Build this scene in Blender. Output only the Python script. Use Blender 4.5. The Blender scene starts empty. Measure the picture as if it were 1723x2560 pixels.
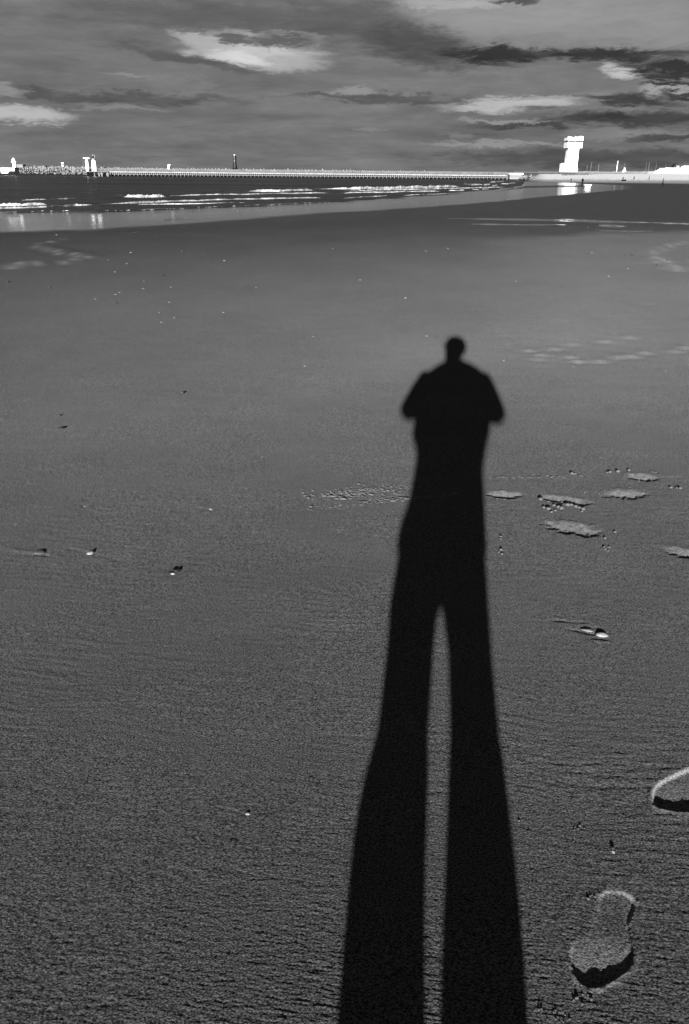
import bpy, bmesh, math, random
import numpy as np
from mathutils import Vector, Matrix

random.seed(7)
rng = np.random.default_rng(11)
scene = bpy.context.scene
col = scene.collection
R = math.radians

# ------------------------------------------------------------------ camera
F, CX, CY, HZ, RHO, EYE = 1923.0, 861.5, 1280.0, 440.0, 0.0097, 1.55
PITCH = math.atan((CY - HZ) / F)
fwd = Vector((0, math.cos(PITCH), -math.sin(PITCH)))
up0 = Vector((0, math.sin(PITCH), math.cos(PITCH)))
rt0 = Vector((1, 0, 0))
rt = rt0 * math.cos(RHO) + up0 * math.sin(RHO)
up = up0 * math.cos(RHO) - rt0 * math.sin(RHO)
cam_d = bpy.data.cameras.new('camera')
cam_d.sensor_fit = 'VERTICAL'; cam_d.sensor_height = 36; cam_d.lens = F / 2560 * 36
cam_d.clip_start = 0.02; cam_d.clip_end = 30000
cam = bpy.data.objects.new('camera', cam_d); col.objects.link(cam)
m = Matrix((rt, up, -fwd)).transposed().to_4x4(); m.translation = (0, 0, EYE)
cam.matrix_world = m
scene.camera = cam

# ------------------------------------------------------------------ sun, sky, exposure
SUN_AZ, SUN_EL = R(7.6), R(11.5)          # shadows run 7.6 degrees to the right of the view
EXPOSURE = 2.3
scene.view_settings.view_transform = 'Standard'
scene.view_settings.look = 'None'
scene.view_settings.exposure = EXPOSURE
scene.view_settings.gamma = 1
sun_d = bpy.data.lights.new('sun', 'SUN'); sun_d.energy = 5.0; sun_d.angle = R(0.53); sun_d.color = (1, 1, 1)
sun = bpy.data.objects.new('sun', sun_d); col.objects.link(sun)
sdir = Vector((math.sin(SUN_AZ) * math.cos(SUN_EL), math.cos(SUN_AZ) * math.cos(SUN_EL), -math.sin(SUN_EL)))
sun.rotation_euler = sdir.to_track_quat('-Z', 'Y').to_euler()
sun.location = (-3, -20, 8)

world = bpy.data.worlds.new('World'); scene.world = world; world.use_nodes = True


class NT:
    """small helper to write node graphs as expressions"""
    def __init__(s, tree): s.t = tree; s.n = tree.nodes; s.l = tree.links
    def put(s, sock, v):
        if isinstance(v, bpy.types.NodeSocket): s.l.new(v, sock)
        elif v is not None: sock.default_value = v
    def math(s, op, a, b=None, c=None, clamp=False):
        n = s.n.new('ShaderNodeMath'); n.operation = op; n.use_clamp = clamp
        s.put(n.inputs[0], a); s.put(n.inputs[1], b)
        if c is not None: s.put(n.inputs[2], c)
        return n.outputs[0]
    def add(s, a, b): return s.math('ADD', a, b)
    def mul(s, a, b): return s.math('MULTIPLY', a, b)
    def mix(s, f, a, b):
        n = s.n.new('ShaderNodeMix'); n.data_type = 'FLOAT'; n.clamp_factor = True
        s.put(n.inputs[0], f); s.put(n.inputs[2], a); s.put(n.inputs[3], b); return n.outputs[0]
    def ramp(s, v, a, b, to0=0.0, to1=1.0):
        n = s.n.new('ShaderNodeMapRange'); n.interpolation_type = 'SMOOTHSTEP'
        s.put(n.inputs[0], v); s.put(n.inputs[1], a); s.put(n.inputs[2], b); s.put(n.inputs[3], to0); s.put(n.inputs[4], to1)
        return n.outputs[0]
    def noise(s, vec, scale, detail=4, rough=0.55, dist=0.0, off=(0, 0, 0), sc=(1, 1, 1)):
        mp = s.n.new('ShaderNodeMapping'); s.put(mp.inputs[0], vec)
        mp.inputs[1].default_value = off; mp.inputs[3].default_value = sc
        n = s.n.new('ShaderNodeTexNoise'); s.l.new(mp.outputs[0], n.inputs['Vector'])
        n.inputs['Scale'].default_value = scale; n.inputs['Detail'].default_value = detail
        n.inputs['Roughness'].default_value = rough; n.inputs['Distortion'].default_value = dist
        return n.outputs[0]
    def xyz(s, v):
        n = s.n.new('ShaderNodeSeparateXYZ'); s.l.new(v, n.inputs[0]); return n.outputs
    def comb(s, x, y, z=0.0):
        n = s.n.new('ShaderNodeCombineXYZ'); s.put(n.inputs[0], x); s.put(n.inputs[1], y); s.put(n.inputs[2], z); return n.outputs[0]


def ray(px, py):
    return fwd + rt * ((px - CX) / F) - up * ((py - CY) / F)


def gnd(px, py, z=0.0):
    d = ray(px, py); t = (z - EYE) / d.z
    return Vector((d.x * t, d.y * t, z))


def at(px, py, D):
    d = ray(px, py); t = D / d.y
    return Vector((d.x * t, D, EYE + d.z * t))


def build_sky():
    g = NT(world.node_tree); g.n.clear()
    out = g.n.new('ShaderNodeOutputWorld'); bg = g.n.new('ShaderNodeBackground')
    g.l.new(bg.outputs[0], out.inputs[0]); bg.inputs[1].default_value = 0.075
    sky = g.n.new('ShaderNodeTexSky'); sky.sky_type = 'NISHITA'; sky.sun_disc = False
    sky.sun_elevation = SUN_EL; sky.sun_rotation = math.pi + SUN_AZ
    sep = g.n.new('ShaderNodeSeparateColor'); g.l.new(sky.outputs[0], sep.inputs[0])
    clear = g.math('MINIMUM', sep.outputs[0], 0.9)           # black-and-white through a red filter
    tc = g.n.new('ShaderNodeTexCoord'); d = tc.outputs['Generated']
    x, y, z = g.xyz(d)
    zz = g.add(g.math('MAXIMUM', z, 0.0), 0.16)
    P = g.comb(g.math('DIVIDE', x, zz), g.math('DIVIDE', y, zz), 0.0)      # a flat layer of cloud seen in perspective
    az = g.math('ARCTAN2', x, y); el = g.math('ARCSINE', z)
    AE = g.comb(az, g.mul(el, 4.0), 0.0)
    n1 = g.noise(P, 0.85, 5, 0.52, 0.35, off=(3.1, 1.7, 0))
    n2 = g.noise(P, 2.4, 6, 0.6, 0.5, off=(8.3, 2.2, 0), sc=(0.55, 1.25, 1))
    n3 = g.noise(AE, 6.0, 8, 0.62, 0.4, off=(1.4, 5.2, 0), sc=(0.9, 1.2, 1))
    base = g.add(g.add(g.mul(g.add(n1, -0.5), 0.42), g.mul(g.add(n2, -0.5), 0.42)), g.mul(g.add(n3, -0.5), 0.48))
    # lighter thin cloud higher up and to the right, heavier bank along the horizon
    tone = g.add(g.add(0.345, base), g.ramp(el, 0.02, 0.25, 0.0, 0.05))
    tone = g.math('MAXIMUM', tone, 0.09)
    v = g.mix(0.22, tone, clear)
    # cloud shapes of their own: (x, y, half width, half height, slope, tone, softness) read on the picture, kept as directions
    wa = g.mul(g.add(g.noise(AE, 11.0, 8, 0.68, 0.2, off=(4, 4, 0)), -0.5), 0.085)
    we = g.mul(g.add(g.noise(AE, 15.0, 8, 0.72, 0.3, off=(9, 1, 0)), -0.5), 0.036)
    azw = g.add(az, wa); elw = g.add(el, we)
    wis = g.noise(AE, 22.0, 7, 0.7, 0.3, off=(2, 7, 0), sc=(0.9, 1.2, 1))
    feats = [
        (1290, 30, 400, 75, 0.00, 0.66, 1.0), (1640, 50, 260, 70, 0.0, 0.62, 1.0), (1130, 8, 130, 14, 0.0, 0.85, .9), (1285, 2, 60, 8, 0, .2, .7), (560, 45, 330, 40, 0.05, 0.30, 1.0), (900, 60, 170, 60, .1, 0.29, 1.0),
        (640, 128, 165, 42, 0.08, 1.15, 0.95), (700, 160, 110, 26, 0.0, 0.85, 1.0), (600, 140, 70, 18, .1, 1.4, 1.0), (510, 98, 80, 14, 0.2, 0.85, 0.8), (740, 92, 60, 12, 0.1, .60, .8), (700, 100, 85, 16, 0.0, 0.26, 0.7), (590, 96, 40, 12, 0.1, 0.26, 0.7),
        (300, 145, 230, 18, 0.18, 0.42, 1.0), (470, 150, 170, 16, 0.22, 0.27, 1.0),
        (190, 240, 420, 14, 0.03, 0.235, 0.9), (60, 288, 125, 22, 0.03, 1.0, 0.8), (0, 232, 60, 14, 0.1, 0.60, 0.8),
        (310, 268, 125, 6, 0.02, 0.50, 0.7), (300, 184, 55, 6, 0.05, 0.55, 0.7), (510, 218, 38, 16, 0.0, 0.46, 0.9),
        (880, 228, 55, 15, -0.05, 0.62, 0.7), (960, 246, 260, 10, 0.02, 0.25, 0.9), (830, 272, 130, 7, 0.02, 0.44, 0.7), (555, 328, 75, 4, 0.02, 0.42, 0.6),
        (1050, 112, 135, 48, 0.18, 0.19, 1.0), (1255, 134, 150, 20, 0.0, 0.07, 0.75), (1525, 136, 185, 18, 0.02, 0.075, 0.75),
        (1570, 182, 60, 15, 0.05, 1.1, 0.8), (1690, 166, 120, 15, 0.0, 0.075, 0.7), (1680, 190, 90, 12, 0.0, 0.085, 0.7), (1700, 214, 75, 8, -.02, 0.09, 0.7),
        (1690, 228, 90, 9, -.02, 0.75, 0.7), (1265, 262, 140, 20, -0.04, 1.05, 0.9), (1400, 244, 70, 6, -.03, 0.72, 0.7),
        (1560, 246, 125, 15, 0.06, 0.11, 0.75), (1700, 238, 50, 8, 0.05, 0.10, 0.7), (1600, 296, 230, 20, 0.0, 0.135, 0.85), (1540, 292, 50, 10, -.1, 0.11, 0.8), (1330, 312, 150, 8, -.02, 0.17, 0.9),
        (1250, 304, 130, 5, 0.0, 0.62, 0.7), (1250, 360, 190, 6, -0.01, 0.60, 0.7), (1560, 336, 170, 12, 0.01, 0.50, 0.9), (1660, 346, 110, 9, -.03, 0.17, 0.9), (1140, 340, 40, 10, 0.1, 0.46, 0.9),
        (930, 332, 45, 3, 0.0, 0.50, 0.7), (1500, 395, 420, 22, 0.0, 0.20, 1.0), (700, 415, 120, 5, 0.0, 0.36, 1.0), (300, 395, 110, 6, 0.02, 0.36, 1.0),
    ]
    for (px, py, hw, hh, sl, tn, soft) in feats:
        c = ray(px, py).normalized(); a0 = math.atan2(c.x, c.y); e0 = math.asin(c.z)
        c2 = ray(px + 10, py).normalized(); ka = (math.atan2(c2.x, c2.y) - a0) / 10
        c3 = ray(px, py - 10).normalized(); ke = (math.asin(c3.z) - e0) / 10
        roll = (math.asin(c2.z) - e0) / 10 / ka           # horizon tilt of the picture
        da = g.add(azw, -a0)
        dx = g.mul(da, 1 / (hw * ka))
        de = g.math('MULTIPLY_ADD', da, sl * ke / ka - roll, g.add(elw, -e0))
        dy = g.mul(de, 1 / (hh * ke))
        q = g.math('ADD', g.mul(dx, dx), g.mul(dy, dy))
        q = g.math('MULTIPLY_ADD', g.add(wis, -0.5), 2.0, q)
        mask = g.ramp(q, 1.05 + 0.8 * soft, 0.8 - 0.8 * soft)
        v = g.mix(g.mul(mask, 0.92), v, tn * 1.1 if tn < .3 else tn * 1.45 - .1)
    v = g.mul(v, g.add(1.0, g.add(g.mul(g.add(wis, -.5), .60), g.mul(g.add(n3, -.5), .25))))
    g.l.new(g.comb(v, v, v), bg.inputs[0])


build_sky()

# ------------------------------------------------------------------ helpers


def mat(name, c, rough=0.9, spec=0.1, noise=0.0, nscale=3.0, bump=0.0, bscale=20.0, metal=0.0, coords='Object'):
    mt = bpy.data.materials.new(name); mt.use_nodes = True
    g = NT(mt.node_tree); b = g.n['Principled BSDF']
    b.inputs['Roughness'].default_value = rough; b.inputs['Specular IOR Level'].default_value = spec; b.inputs['Metallic'].default_value = metal
    tc = g.n.new('ShaderNodeTexCoord')
    if noise > 0:
        n = g.noise(tc.outputs[coords], nscale, 5, 0.6)
        v = g.ramp(n, 0.3, 0.72, c * (1 - noise), c * (1 + noise))
        g.l.new(g.comb(v, v, v), b.inputs['Base Color'])
    else:
        b.inputs['Base Color'].default_value = (c, c, c, 1)
    if bump > 0:
        n = g.noise(tc.outputs[coords], bscale, 4, 0.6)
        bp = g.n.new('ShaderNodeBump'); bp.inputs['Distance'].default_value = bump; bp.inputs['Strength'].default_value = 1
        g.l.new(n, bp.inputs['Height']); g.l.new(bp.outputs[0], b.inputs['Normal'])
    return mt


class MB:
    def __init__(s): s.v = []; s.f = []
    def box(s, x0, x1, y0, y1, z0, z1, tx=0.0, ty=0.0):
        b = len(s.v)
        for (z, q) in ((z0, 0), (z1, 1)):
            a, c = tx * q, ty * q
            s.v += [(x0 + a, y0 + c, z), (x1 - a, y0 + c, z), (x1 - a, y1 - c, z), (x0 + a, y1 - c, z)]
        s.f += [tuple(b + i for i in q) for q in ((0, 3, 2, 1), (4, 5, 6, 7), (0, 1, 5, 4), (1, 2, 6, 5), (2, 3, 7, 6), (3, 0, 4, 7))]
        return s
    def lathe(s, prof, n=20, c=(0, 0), cap=True):
        b = len(s.v)
        for (r, z) in prof:
            for i in range(n):
                a = 2 * math.pi * i / n; s.v.append((c[0] + r * math.cos(a), c[1] + r * math.sin(a), z))
        for j in range(len(prof) - 1):
            for i in range(n):
                k = (i + 1) % n
                s.f.append((b + j * n + i, b + j * n + k, b + (j + 1) * n + k, b + (j + 1) * n + i))
        if cap:
            s.f.append(tuple(b + i for i in reversed(range(n)))); t = b + (len(prof) - 1) * n
            s.f.append(tuple(t + i for i in range(n)))
        return s
    def rings(s, rings):
        b = len(s.v); n = len(rings[0])
        for r_ in rings: s.v += [tuple(p) for p in r_]
        for j in range(len(rings) - 1):
            for i in range(n):
                k = (i + 1) % n
                s.f.append((b + j * n + i, b + j * n + k, b + (j + 1) * n + k, b + (j + 1) * n + i))
        s.f.append(tuple(b + i for i in reversed(range(n)))); t = b + (len(rings) - 1) * n
        s.f.append(tuple(t + i for i in range(n)))
        return s
    def tube(s, pts, rad, n=10):
        pts = [Vector(p) for p in pts]
        if not isinstance(rad, (list, tuple)): rad = [rad] * len(pts)
        rings = []; ref = None
        for i, p in enumerate(pts):
            t = (pts[min(i + 1, len(pts) - 1)] - pts[max(i - 1, 0)]).normalized()
            if ref is None: ref = t.orthogonal().normalized()
            ref = (ref - t * ref.dot(t)).normalized(); w = t.cross(ref)
            rings.append([p + (ref * math.cos(2 * math.pi * k / n) + w * math.sin(2 * math.pi * k / n)) * rad[i] for k in range(n)])
        return s.rings(rings)
    def ell(s, c, r, n=14, mth=9):
        rings = []
        for j in range(mth):
            a = math.pi * (j + 0.5) / mth - math.pi / 2
            rings.append([(c[0] + r[0] * math.cos(a) * math.cos(2 * math.pi * i / n), c[1] + r[1] * math.cos(a) * math.sin(2 * math.pi * i / n), c[2] + r[2] * math.sin(a)) for i in range(n)])
        return s.rings(rings)
    def oval(s, rr, n=24):
        """stack of horizontal ovals: (z, x0, x1, yc, depth)"""
        rings = []
        for (z, x0, x1, yc, d) in rr:
            cx, hx = (x0 + x1) / 2, (x1 - x0) / 2
            ring = []
            for i in range(n):
                a = 2 * math.pi * i / n; c, q = math.cos(a), math.sin(a)
                e = 0.85
                ring.append((cx + hx * math.copysign(abs(c) ** e, c), yc + d * math.copysign(abs(q) ** e, q), z))
            rings.append(ring)
        return s.rings(rings)
    def mesh(s, name):
        me = bpy.data.meshes.new(name); me.from_pydata([tuple(p) for p in s.v], [], s.f); me.update(); return me
    def build(s, name, material, parent=None, smooth=False, loc=None):
        return obj(name, s.mesh(name), material, parent, smooth, loc)


def obj(name, me, material=None, parent=None, smooth=False, loc=None):
    o = bpy.data.objects.new(name, me); col.objects.link(o)
    if material is not None and not me.materials: me.materials.append(material)
    if parent is not None: o.parent = parent
    if loc is not None: o.location = loc
    if smooth: me.shade_smooth()
    return o


def tag(o, label=None, cat=None, group=None, kind=None):
    if label: o['label'] = label
    if cat: o['category'] = cat
    if group: o['group'] = group
    if kind: o['kind'] = kind
    return o


def thing(name, label, cat, loc=(0, 0, 0), rz=0.0, group=None):
    o = bpy.data.objects.new(name, None); col.objects.link(o)
    o.location = loc; o.rotation_euler = (0, 0, rz); o.empty_display_size = 0.1
    return tag(o, label, cat, group)


def voxel(mb, size, smooth=2):
    me = mb.mesh('tmp'); o = bpy.data.objects.new('tmp', me); col.objects.link(o)
    md = o.modifiers.new('r', 'REMESH'); md.mode = 'VOXEL'; md.voxel_size = size
    if smooth:
        sm = o.modifiers.new('s', 'SMOOTH'); sm.iterations = smooth; sm.factor = 0.5
    dg = bpy.context.evaluated_depsgraph_get(); dg.update()
    res = bpy.data.meshes.new_from_object(o.evaluated_get(dg))
    bpy.data.objects.remove(o); res.shade_smooth()
    return res


# numpy gradient noise
_G = rng.random((512, 512)) * 2 * np.pi
_GX, _GY = np.cos(_G), np.sin(_G)


def pn(x, y, seed=0):
    x = x + seed * 17.13; y = y + seed * 31.7
    ix = np.floor(x).astype(np.int64); iy = np.floor(y).astype(np.int64)
    fx = x - ix; fy = y - iy
    u = fx * fx * fx * (fx * (fx * 6 - 15) + 10); v = fy * fy * fy * (fy * (fy * 6 - 15) + 10)
    def gr(a, b, dx, dy):
        i = (ix + a) & 511; j = (iy + b) & 511
        return _GX[i, j] * dx + _GY[i, j] * dy
    n0 = gr(0, 0, fx, fy) * (1 - u) + gr(1, 0, fx - 1, fy) * u
    n1 = gr(0, 1, fx, fy - 1) * (1 - u) + gr(1, 1, fx - 1, fy - 1) * u
    return (n0 * (1 - v) + n1 * v) * 1.4


def sstep(a, b, x):
    t = np.clip((x - a) / (b - a), 0, 1); return t * t * (3 - 2 * t)


# ------------------------------------------------------------------ the beach
SEA_Z = -0.2


def polar(pts, z=0.0):
    a = [(math.atan2(g.x, g.y), math.hypot(g.x, g.y)) for g in (gnd(x, y, z) for x, y in pts)]
    a.sort(); return np.array([q[0] for q in a]), np.array([q[1] for q in a])


FILM_NEAR = polar([(-420, 612), (-200, 600), (0, 585), (220, 578), (430, 563), (860, 533), (1100, 517), (1250, 505), (1400, 489), (1480, 482), (1560, 475), (1610, 469), (1650, 464)])
SHORE = polar([(-420, 541), (-200, 536), (0, 531), (250, 528), (490, 519), (860, 504), (1000, 494), (1150, 481), (1250, 473), (1300, 465), (1325, 458)], SEA_Z)
FILM_FAR = polar([(1310, 454), (1345, 455), (1400, 456), (1500, 460), (1560, 463), (1610, 467), (1650, 463)])
DAMP = polar([(-420, 720), (0, 665), (400, 650), (800, 628), (1200, 603), (1400, 590), (1500, 583), (1723, 579), (2100, 575)])
TH_END = float(SHORE[0][-1])


def at_theta(c, th): return np.exp(np.interp(th, c[0], np.log(c[1])))


def dents(pts_list):
    return [gnd(x, y) for x, y in pts_list]


far_prints = [(x * .3827, 580 + y * .3827, 0.042) for x, y in [(250, 82), (228, 102), (285, 112), (310, 123), (367, 131), (380, 143), (480, 152), (503, 163), (568, 176), (485, 190), (412, 205), (238, 216), (68, 233), (125, 223), (405, 50), (325, 72)]]
far_prints += [(1500 + x * .1422, 560 + y * .1422, 0.042) for x, y in [(1400, 360), (1215, 388), (1255, 408), (1060, 440), (1130, 470), (950, 500), (970, 525), (970, 562), (1060, 592), (985, 637), (1130, 658), (1200, 680), (1030, 705), (1180, 740), (1320, 788), (1380, 810), (1480, 340)]]
mid_prints = [(1200 + x * .3335, 840 + y * .3335, 0.0100) for x, y in [(370, 118), (460, 153), (440, 180), (565, 105), (695, 68), (685, 167), (735, 197), (905, 197), (1040, 167), (1140, 160), (1245, 132), (1470, 120), (1550, 92), (945, 48), (1130, 17)]]

printA = [(1380 + x * .1658, 2200 + y * .1658) for x, y in [(700, 230), (780, 175), (880, 150), (1000, 160), (1100, 190), (1180, 230), (1240, 280), (1275, 350), (1265, 430), (1240, 520), (1190, 640), (1178, 780), (1195, 900), (1228, 1050), (1222, 1200), (1180, 1300), (1100, 1390), (1000, 1470), (900, 1530), (780, 1590), (660, 1640), (560, 1630), (470, 1595), (400, 1540), (340, 1420), (285, 1270), (268, 1120), (300, 970), (390, 900), (520, 790), (620, 650), (670, 480), (680, 320)]]
printB = [(1633, 2012), (1630, 1998), (1629, 1985), (1632, 1973), (1640, 1962), (1652, 1953), (1668, 1944), (1690, 1934), (1710, 1925), (1735, 1914), (1790, 1900), (1840, 1910), (1860, 1950), (1850, 2000), (1820, 2026), (1770, 2033), (1723, 2031), (1690, 2029), (1662, 2024), (1645, 2019)]
scuffs = [  # centre, half width, half height, tilt, depth, roughness
    (1606, 1190, 44, 11, 0.03, 0.0187, 1.0), (1262, 1235, 52, 11, 0.02, 0.0175, 0.7), (1410, 1247, 74, 11, 0.12, 0.0187, 0.8), (1562, 1233, 62, 12, -0.03, 0.0175, 1.4), (1432, 1319, 86, 18, 0.17, 0.0200, 1.5), (1712, 1380, 62, 14, 0.14, 0.0163, 1.3),
    (900, 1228, 110, 10, -0.09, .001, 2.2), (960, 1246, 80, 7, -0.11, .0012, 2.2), (1680, 1190, 40, 4, 0, .001, 1.2)]
streaks = [  # drag and scour marks: image start, image end, half width in m, height in m
    ((1385, 1552), (1462, 1560), .009, -.0050), ((1395, 1549), (1470, 1563), .008, .0030), ((1425, 1576), (1486, 1588), .008, -.0040), ((1455, 1571), (1500, 1574), .005, -.002), ((1470, 1597), (1520, 1601), .006, -.002), ((1480, 1604), (1525, 1608), .005, .0018),
    ((170, 1371), (215, 1380), .007, -.0025), ((180, 1367), (225, 1376), .006, .0018), ((228, 1384), (330, 1408), .010, -.0016), ((20, 1370), (100, 1384), .02, .0025), ((70, 1387), (120, 1388), .008, -.004),
    ((548, 2016), (606, 2030), .004, -.0010), ((540, 2010), (600, 2025), .004, .0007), ((415, 981), (452, 986), .012, .0025), ((118, 1071), (150, 1076), .012, .0025), ((490, 1269), (530, 1273), .008, -.0025), ((500, 1265), (540, 1270), .008, .002), ((205, 1262), (216, 1266), .01, -.002)]


def inside_sd(X, Y, poly):
    """signed distance, positive inside"""
    P = np.array([(p.x, p.y) for p in poly]); n = len(P)
    best = np.full(X.shape, 1e9); ins = np.zeros(X.shape, bool)
    for i in range(n):
        a, b = P[i], P[(i + 1) % n]; e = b - a; L2 = e @ e
        t = np.clip(((X - a[0]) * e[0] + (Y - a[1]) * e[1]) / L2, 0, 1)
        d = np.hypot(X - a[0] - t * e[0], Y - a[1] - t * e[1]); best = np.minimum(best, d)
        c = ((a[1] > Y) != (b[1] > Y))
        with np.errstate(divide='ignore', invalid='ignore'):
            xi = a[0] + (Y - a[1]) / (b[1] - a[1]) * e[0]
        ins ^= c & (X < xi)
    return np.where(ins, best, -best)


def beach_height(X, Y):
    r = np.hypot(X, Y); th = np.arctan2(X, Y)
    ra = at_theta(FILM_NEAR, th); rb = at_theta(SHORE, th)
    rb = np.where(th > TH_END, 1e6, rb)
    grow = sstep(TH_END - 0.012, TH_END, th)
    rb = rb * (1 + 40 * grow ** 4)
    t = np.clip((r - ra) / np.maximum(rb - ra, 1e-3), 0, 1)
    H = SEA_Z * t * t * (3 - 2 * t) * np.where(th > TH_END, 0, 1)
    H = np.where((r > rb) & (th <= TH_END), SEA_Z - 0.02 * np.minimum(r - rb, 250), H)
    # upper beach, far right
    land = sstep(TH_END - 0.004, TH_END + 0.012, th) * (th < 2.2)
    topz = 4.0 + np.clip((th - 0.2) / 0.2, 0, 1) * 1.4
    H = H + land * topz * sstep(440, 640, r)
    H = H + land * (r > 460) * (r < 700) * pn(X / 30, Y / 30, 3) * 0.25
    # gentle unevenness of the flat
    w = sstep(0.3, 1.0, r) * (1 - 0.6 * sstep(20, 60, r))
    H = H + w * (pn(X / 2.6, Y / 2.2, 1) * 0.006 + pn(X / .8, Y / .5, 2) * 0.0022)
    near = r < 26
    x, y, rr = X[near], Y[near], r[near]
    h = np.zeros(x.shape)
    ca, sa = math.cos(R(-7)), math.sin(R(-7))
    u_, v_ = x * ca + y * sa, -x * sa + y * ca
    wx = pn(x / .35, y / .35, 5) * .05
    patch = 0.55 + 0.9 * np.clip(pn(x / .9, y / .7, 6) + .4, 0, 1)
    fade = 1 - sstep(3.0, 9.0, rr)
    h += patch * (0.35 + .65 * fade) * pn(u_ / .080, (v_ + wx) / .010, 7) * .00050
    h += patch * fade * pn(u_ / .028, v_ / .0052, 8) * .00075
    h += fade * pn(x / .0050, y / .0048, 9) * .0010 * (.62 + .38 * sstep(1.0, 2.0, rr))
    h += patch * (1 - sstep(4.0, 9.0, rr)) * pn(u_ / .19, (v_ + wx * .6) / .020, 15) * .00075 * sstep(.8, 1.8, rr)
    h += fade * pn(x / .012, y / .010, 14) * .0002
    h += (1 - fade) * pn(u_ / .25, v_ / .09, 10) * .0012
    # scour and drag marks
    for (p, q, wd, a) in streaks:
        A, B = gnd(*p), gnd(*q); e = np.array([B.x - A.x, B.y - A.y]); L = math.hypot(*e); e /= L
        dx, dy = x - A.x, y - A.y
        s = dx * e[0] + dy * e[1]; k = np.abs(s - L / 2) < L * 0.8 + .05
        s = s[k]; d = (-dx[k] * e[1] + dy[k] * e[0]); 
        d = d + pn(x[k] / .05, y[k] / .05, 12) * wd * .7
        h[k] += a * np.exp(-(d / wd) ** 2) * sstep(-.03, L * .25, s) * (1 - sstep(L * .9, L + .02, s))
    # scuffed footprints crossing the flat: near wall steep and in shade, floor ramping up away from the viewer
    for (cx, cy, hw, hh, tl, dep, rg) in scuffs:
        c = gnd(cx, cy); e = gnd(cx + hw, cy + hw * tl) - c; hx = e.length; ex, ey = e.x / hx, e.y / hx
        hy = (gnd(cx, cy - hh) - c).length
        dx, dy = x - c.x, y - c.y
        a = (dx * ex + dy * ey) / hx; b = (-dx * ey + dy * ex) / hy
        k = (np.abs(a) < 1.6) & (np.abs(b) < 1.8)
        a, b = a[k], b[k]; xx, yy = x[k], y[k]
        wob = pn(xx / .05, yy / .03, 21) * .28 + pn(xx / .016, yy / .012, 22) * .16
        q = np.sqrt(np.abs(a) ** 2.2 + np.abs(b) ** 1.6) + wob
        inn = 1 - sstep(.82 - .35 * sstep(-.1, .5, b), .98 + .1 * sstep(-.1, .5, b), q)
        ramp = -dep * .72 * (1 - np.clip((b + .95) / 1.6, 0, 1) * 1.35)
        lump = (pn(xx / .03, yy / .02, 23) * .0026 + pn(xx / .011, yy / .009, 24) * .0014) * rg
        h[k] += inn * (ramp + lump)
    # far prints
    for (px, py, dep) in far_prints + mid_prints:
        c = gnd(px, py); far = dep > .02
        sx, sy = (.20, .18) if far else (.062, .055)
        dx, dy = x - c.x, y - c.y; k = (np.abs(dx) < 5 * sx) & (np.abs(dy) < 6 * sy)
        if not k.any(): continue
        q = (dx[k] / sx) ** 2 * .5
        h[k] += dep * np.exp(-q - (np.maximum(dy[k] - sy, 0) / (2.2 * sy)) ** 2 - (np.minimum(dy[k] - sy, 0) / (.8 * sy)) ** 2) - dep * .8 * np.exp(-q - ((dy[k] + sy * .8) / (.7 * sy)) ** 2)
    # two boot prints
    for name, P2 in (('A', printA), ('B', printB)):
        poly = [gnd(*p) for p in P2]
        xs = [p.x for p in poly]; ys = [p.y for p in poly]
        k = (x > min(xs) - .06) & (x < max(xs) + .06) & (y > min(ys) - .06) & (y < max(ys) + .06)
        xx, yy = x[k], y[k]
        sd = inside_sd(xx, yy, poly) + pn(xx / .02, yy / .02, 31) * .0012
        s = (yy - min(ys)) / (max(ys) - min(ys)); ux = (xx - min(xs)) / (max(xs) - min(xs))
        if name == 'A':
            dep = np.interp(s, [0, .05, .36, .45, .55, .72, .90, 1.0], [.0115, .0108, .0022, .0014, .0016, .0036, .0036, .0022])
            yr, xr = zip(*sorted((p.y, p.x) for p in poly[6:19])); dR = np.interp(yy, yr, xr) - xx
            dep = dep * (1 - sstep(.66, .44, ux) * sstep(.36, .5, s)) + .0034 * np.exp(-(np.maximum(dR, 0) / .014) ** 2) * sstep(.12, .3, s) * sstep(1.0, .85, s)
            soft = .0045 + .006 * (s > .6) + .012 * sstep(.5, .1, ux) * sstep(.4, .5, s)
        else:
            dep = np.interp(s, [0, .15, .5, 1.0], [.0115, .0100, .0070, .0100]); soft = .009
        inn = sstep(-.0005, soft, sd)
        floor = -dep + (pn(xx / .012, yy / .006, 32) * .0007 + pn(xx / .006, yy / .006, 33) * .0006) * (1 - .5 * sstep(.4, .6, s))
        rim = .0042 * np.exp(-((sd + .006) / .006) ** 2) * (0.6 + .6 * pn(xx / .02, yy / .02, 34)) * sstep(.5, .1, s)
        h[k] = h[k] * (1 - inn * .6) + inn * floor + rim
    H[near] += h
    return H, ra, rb


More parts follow.
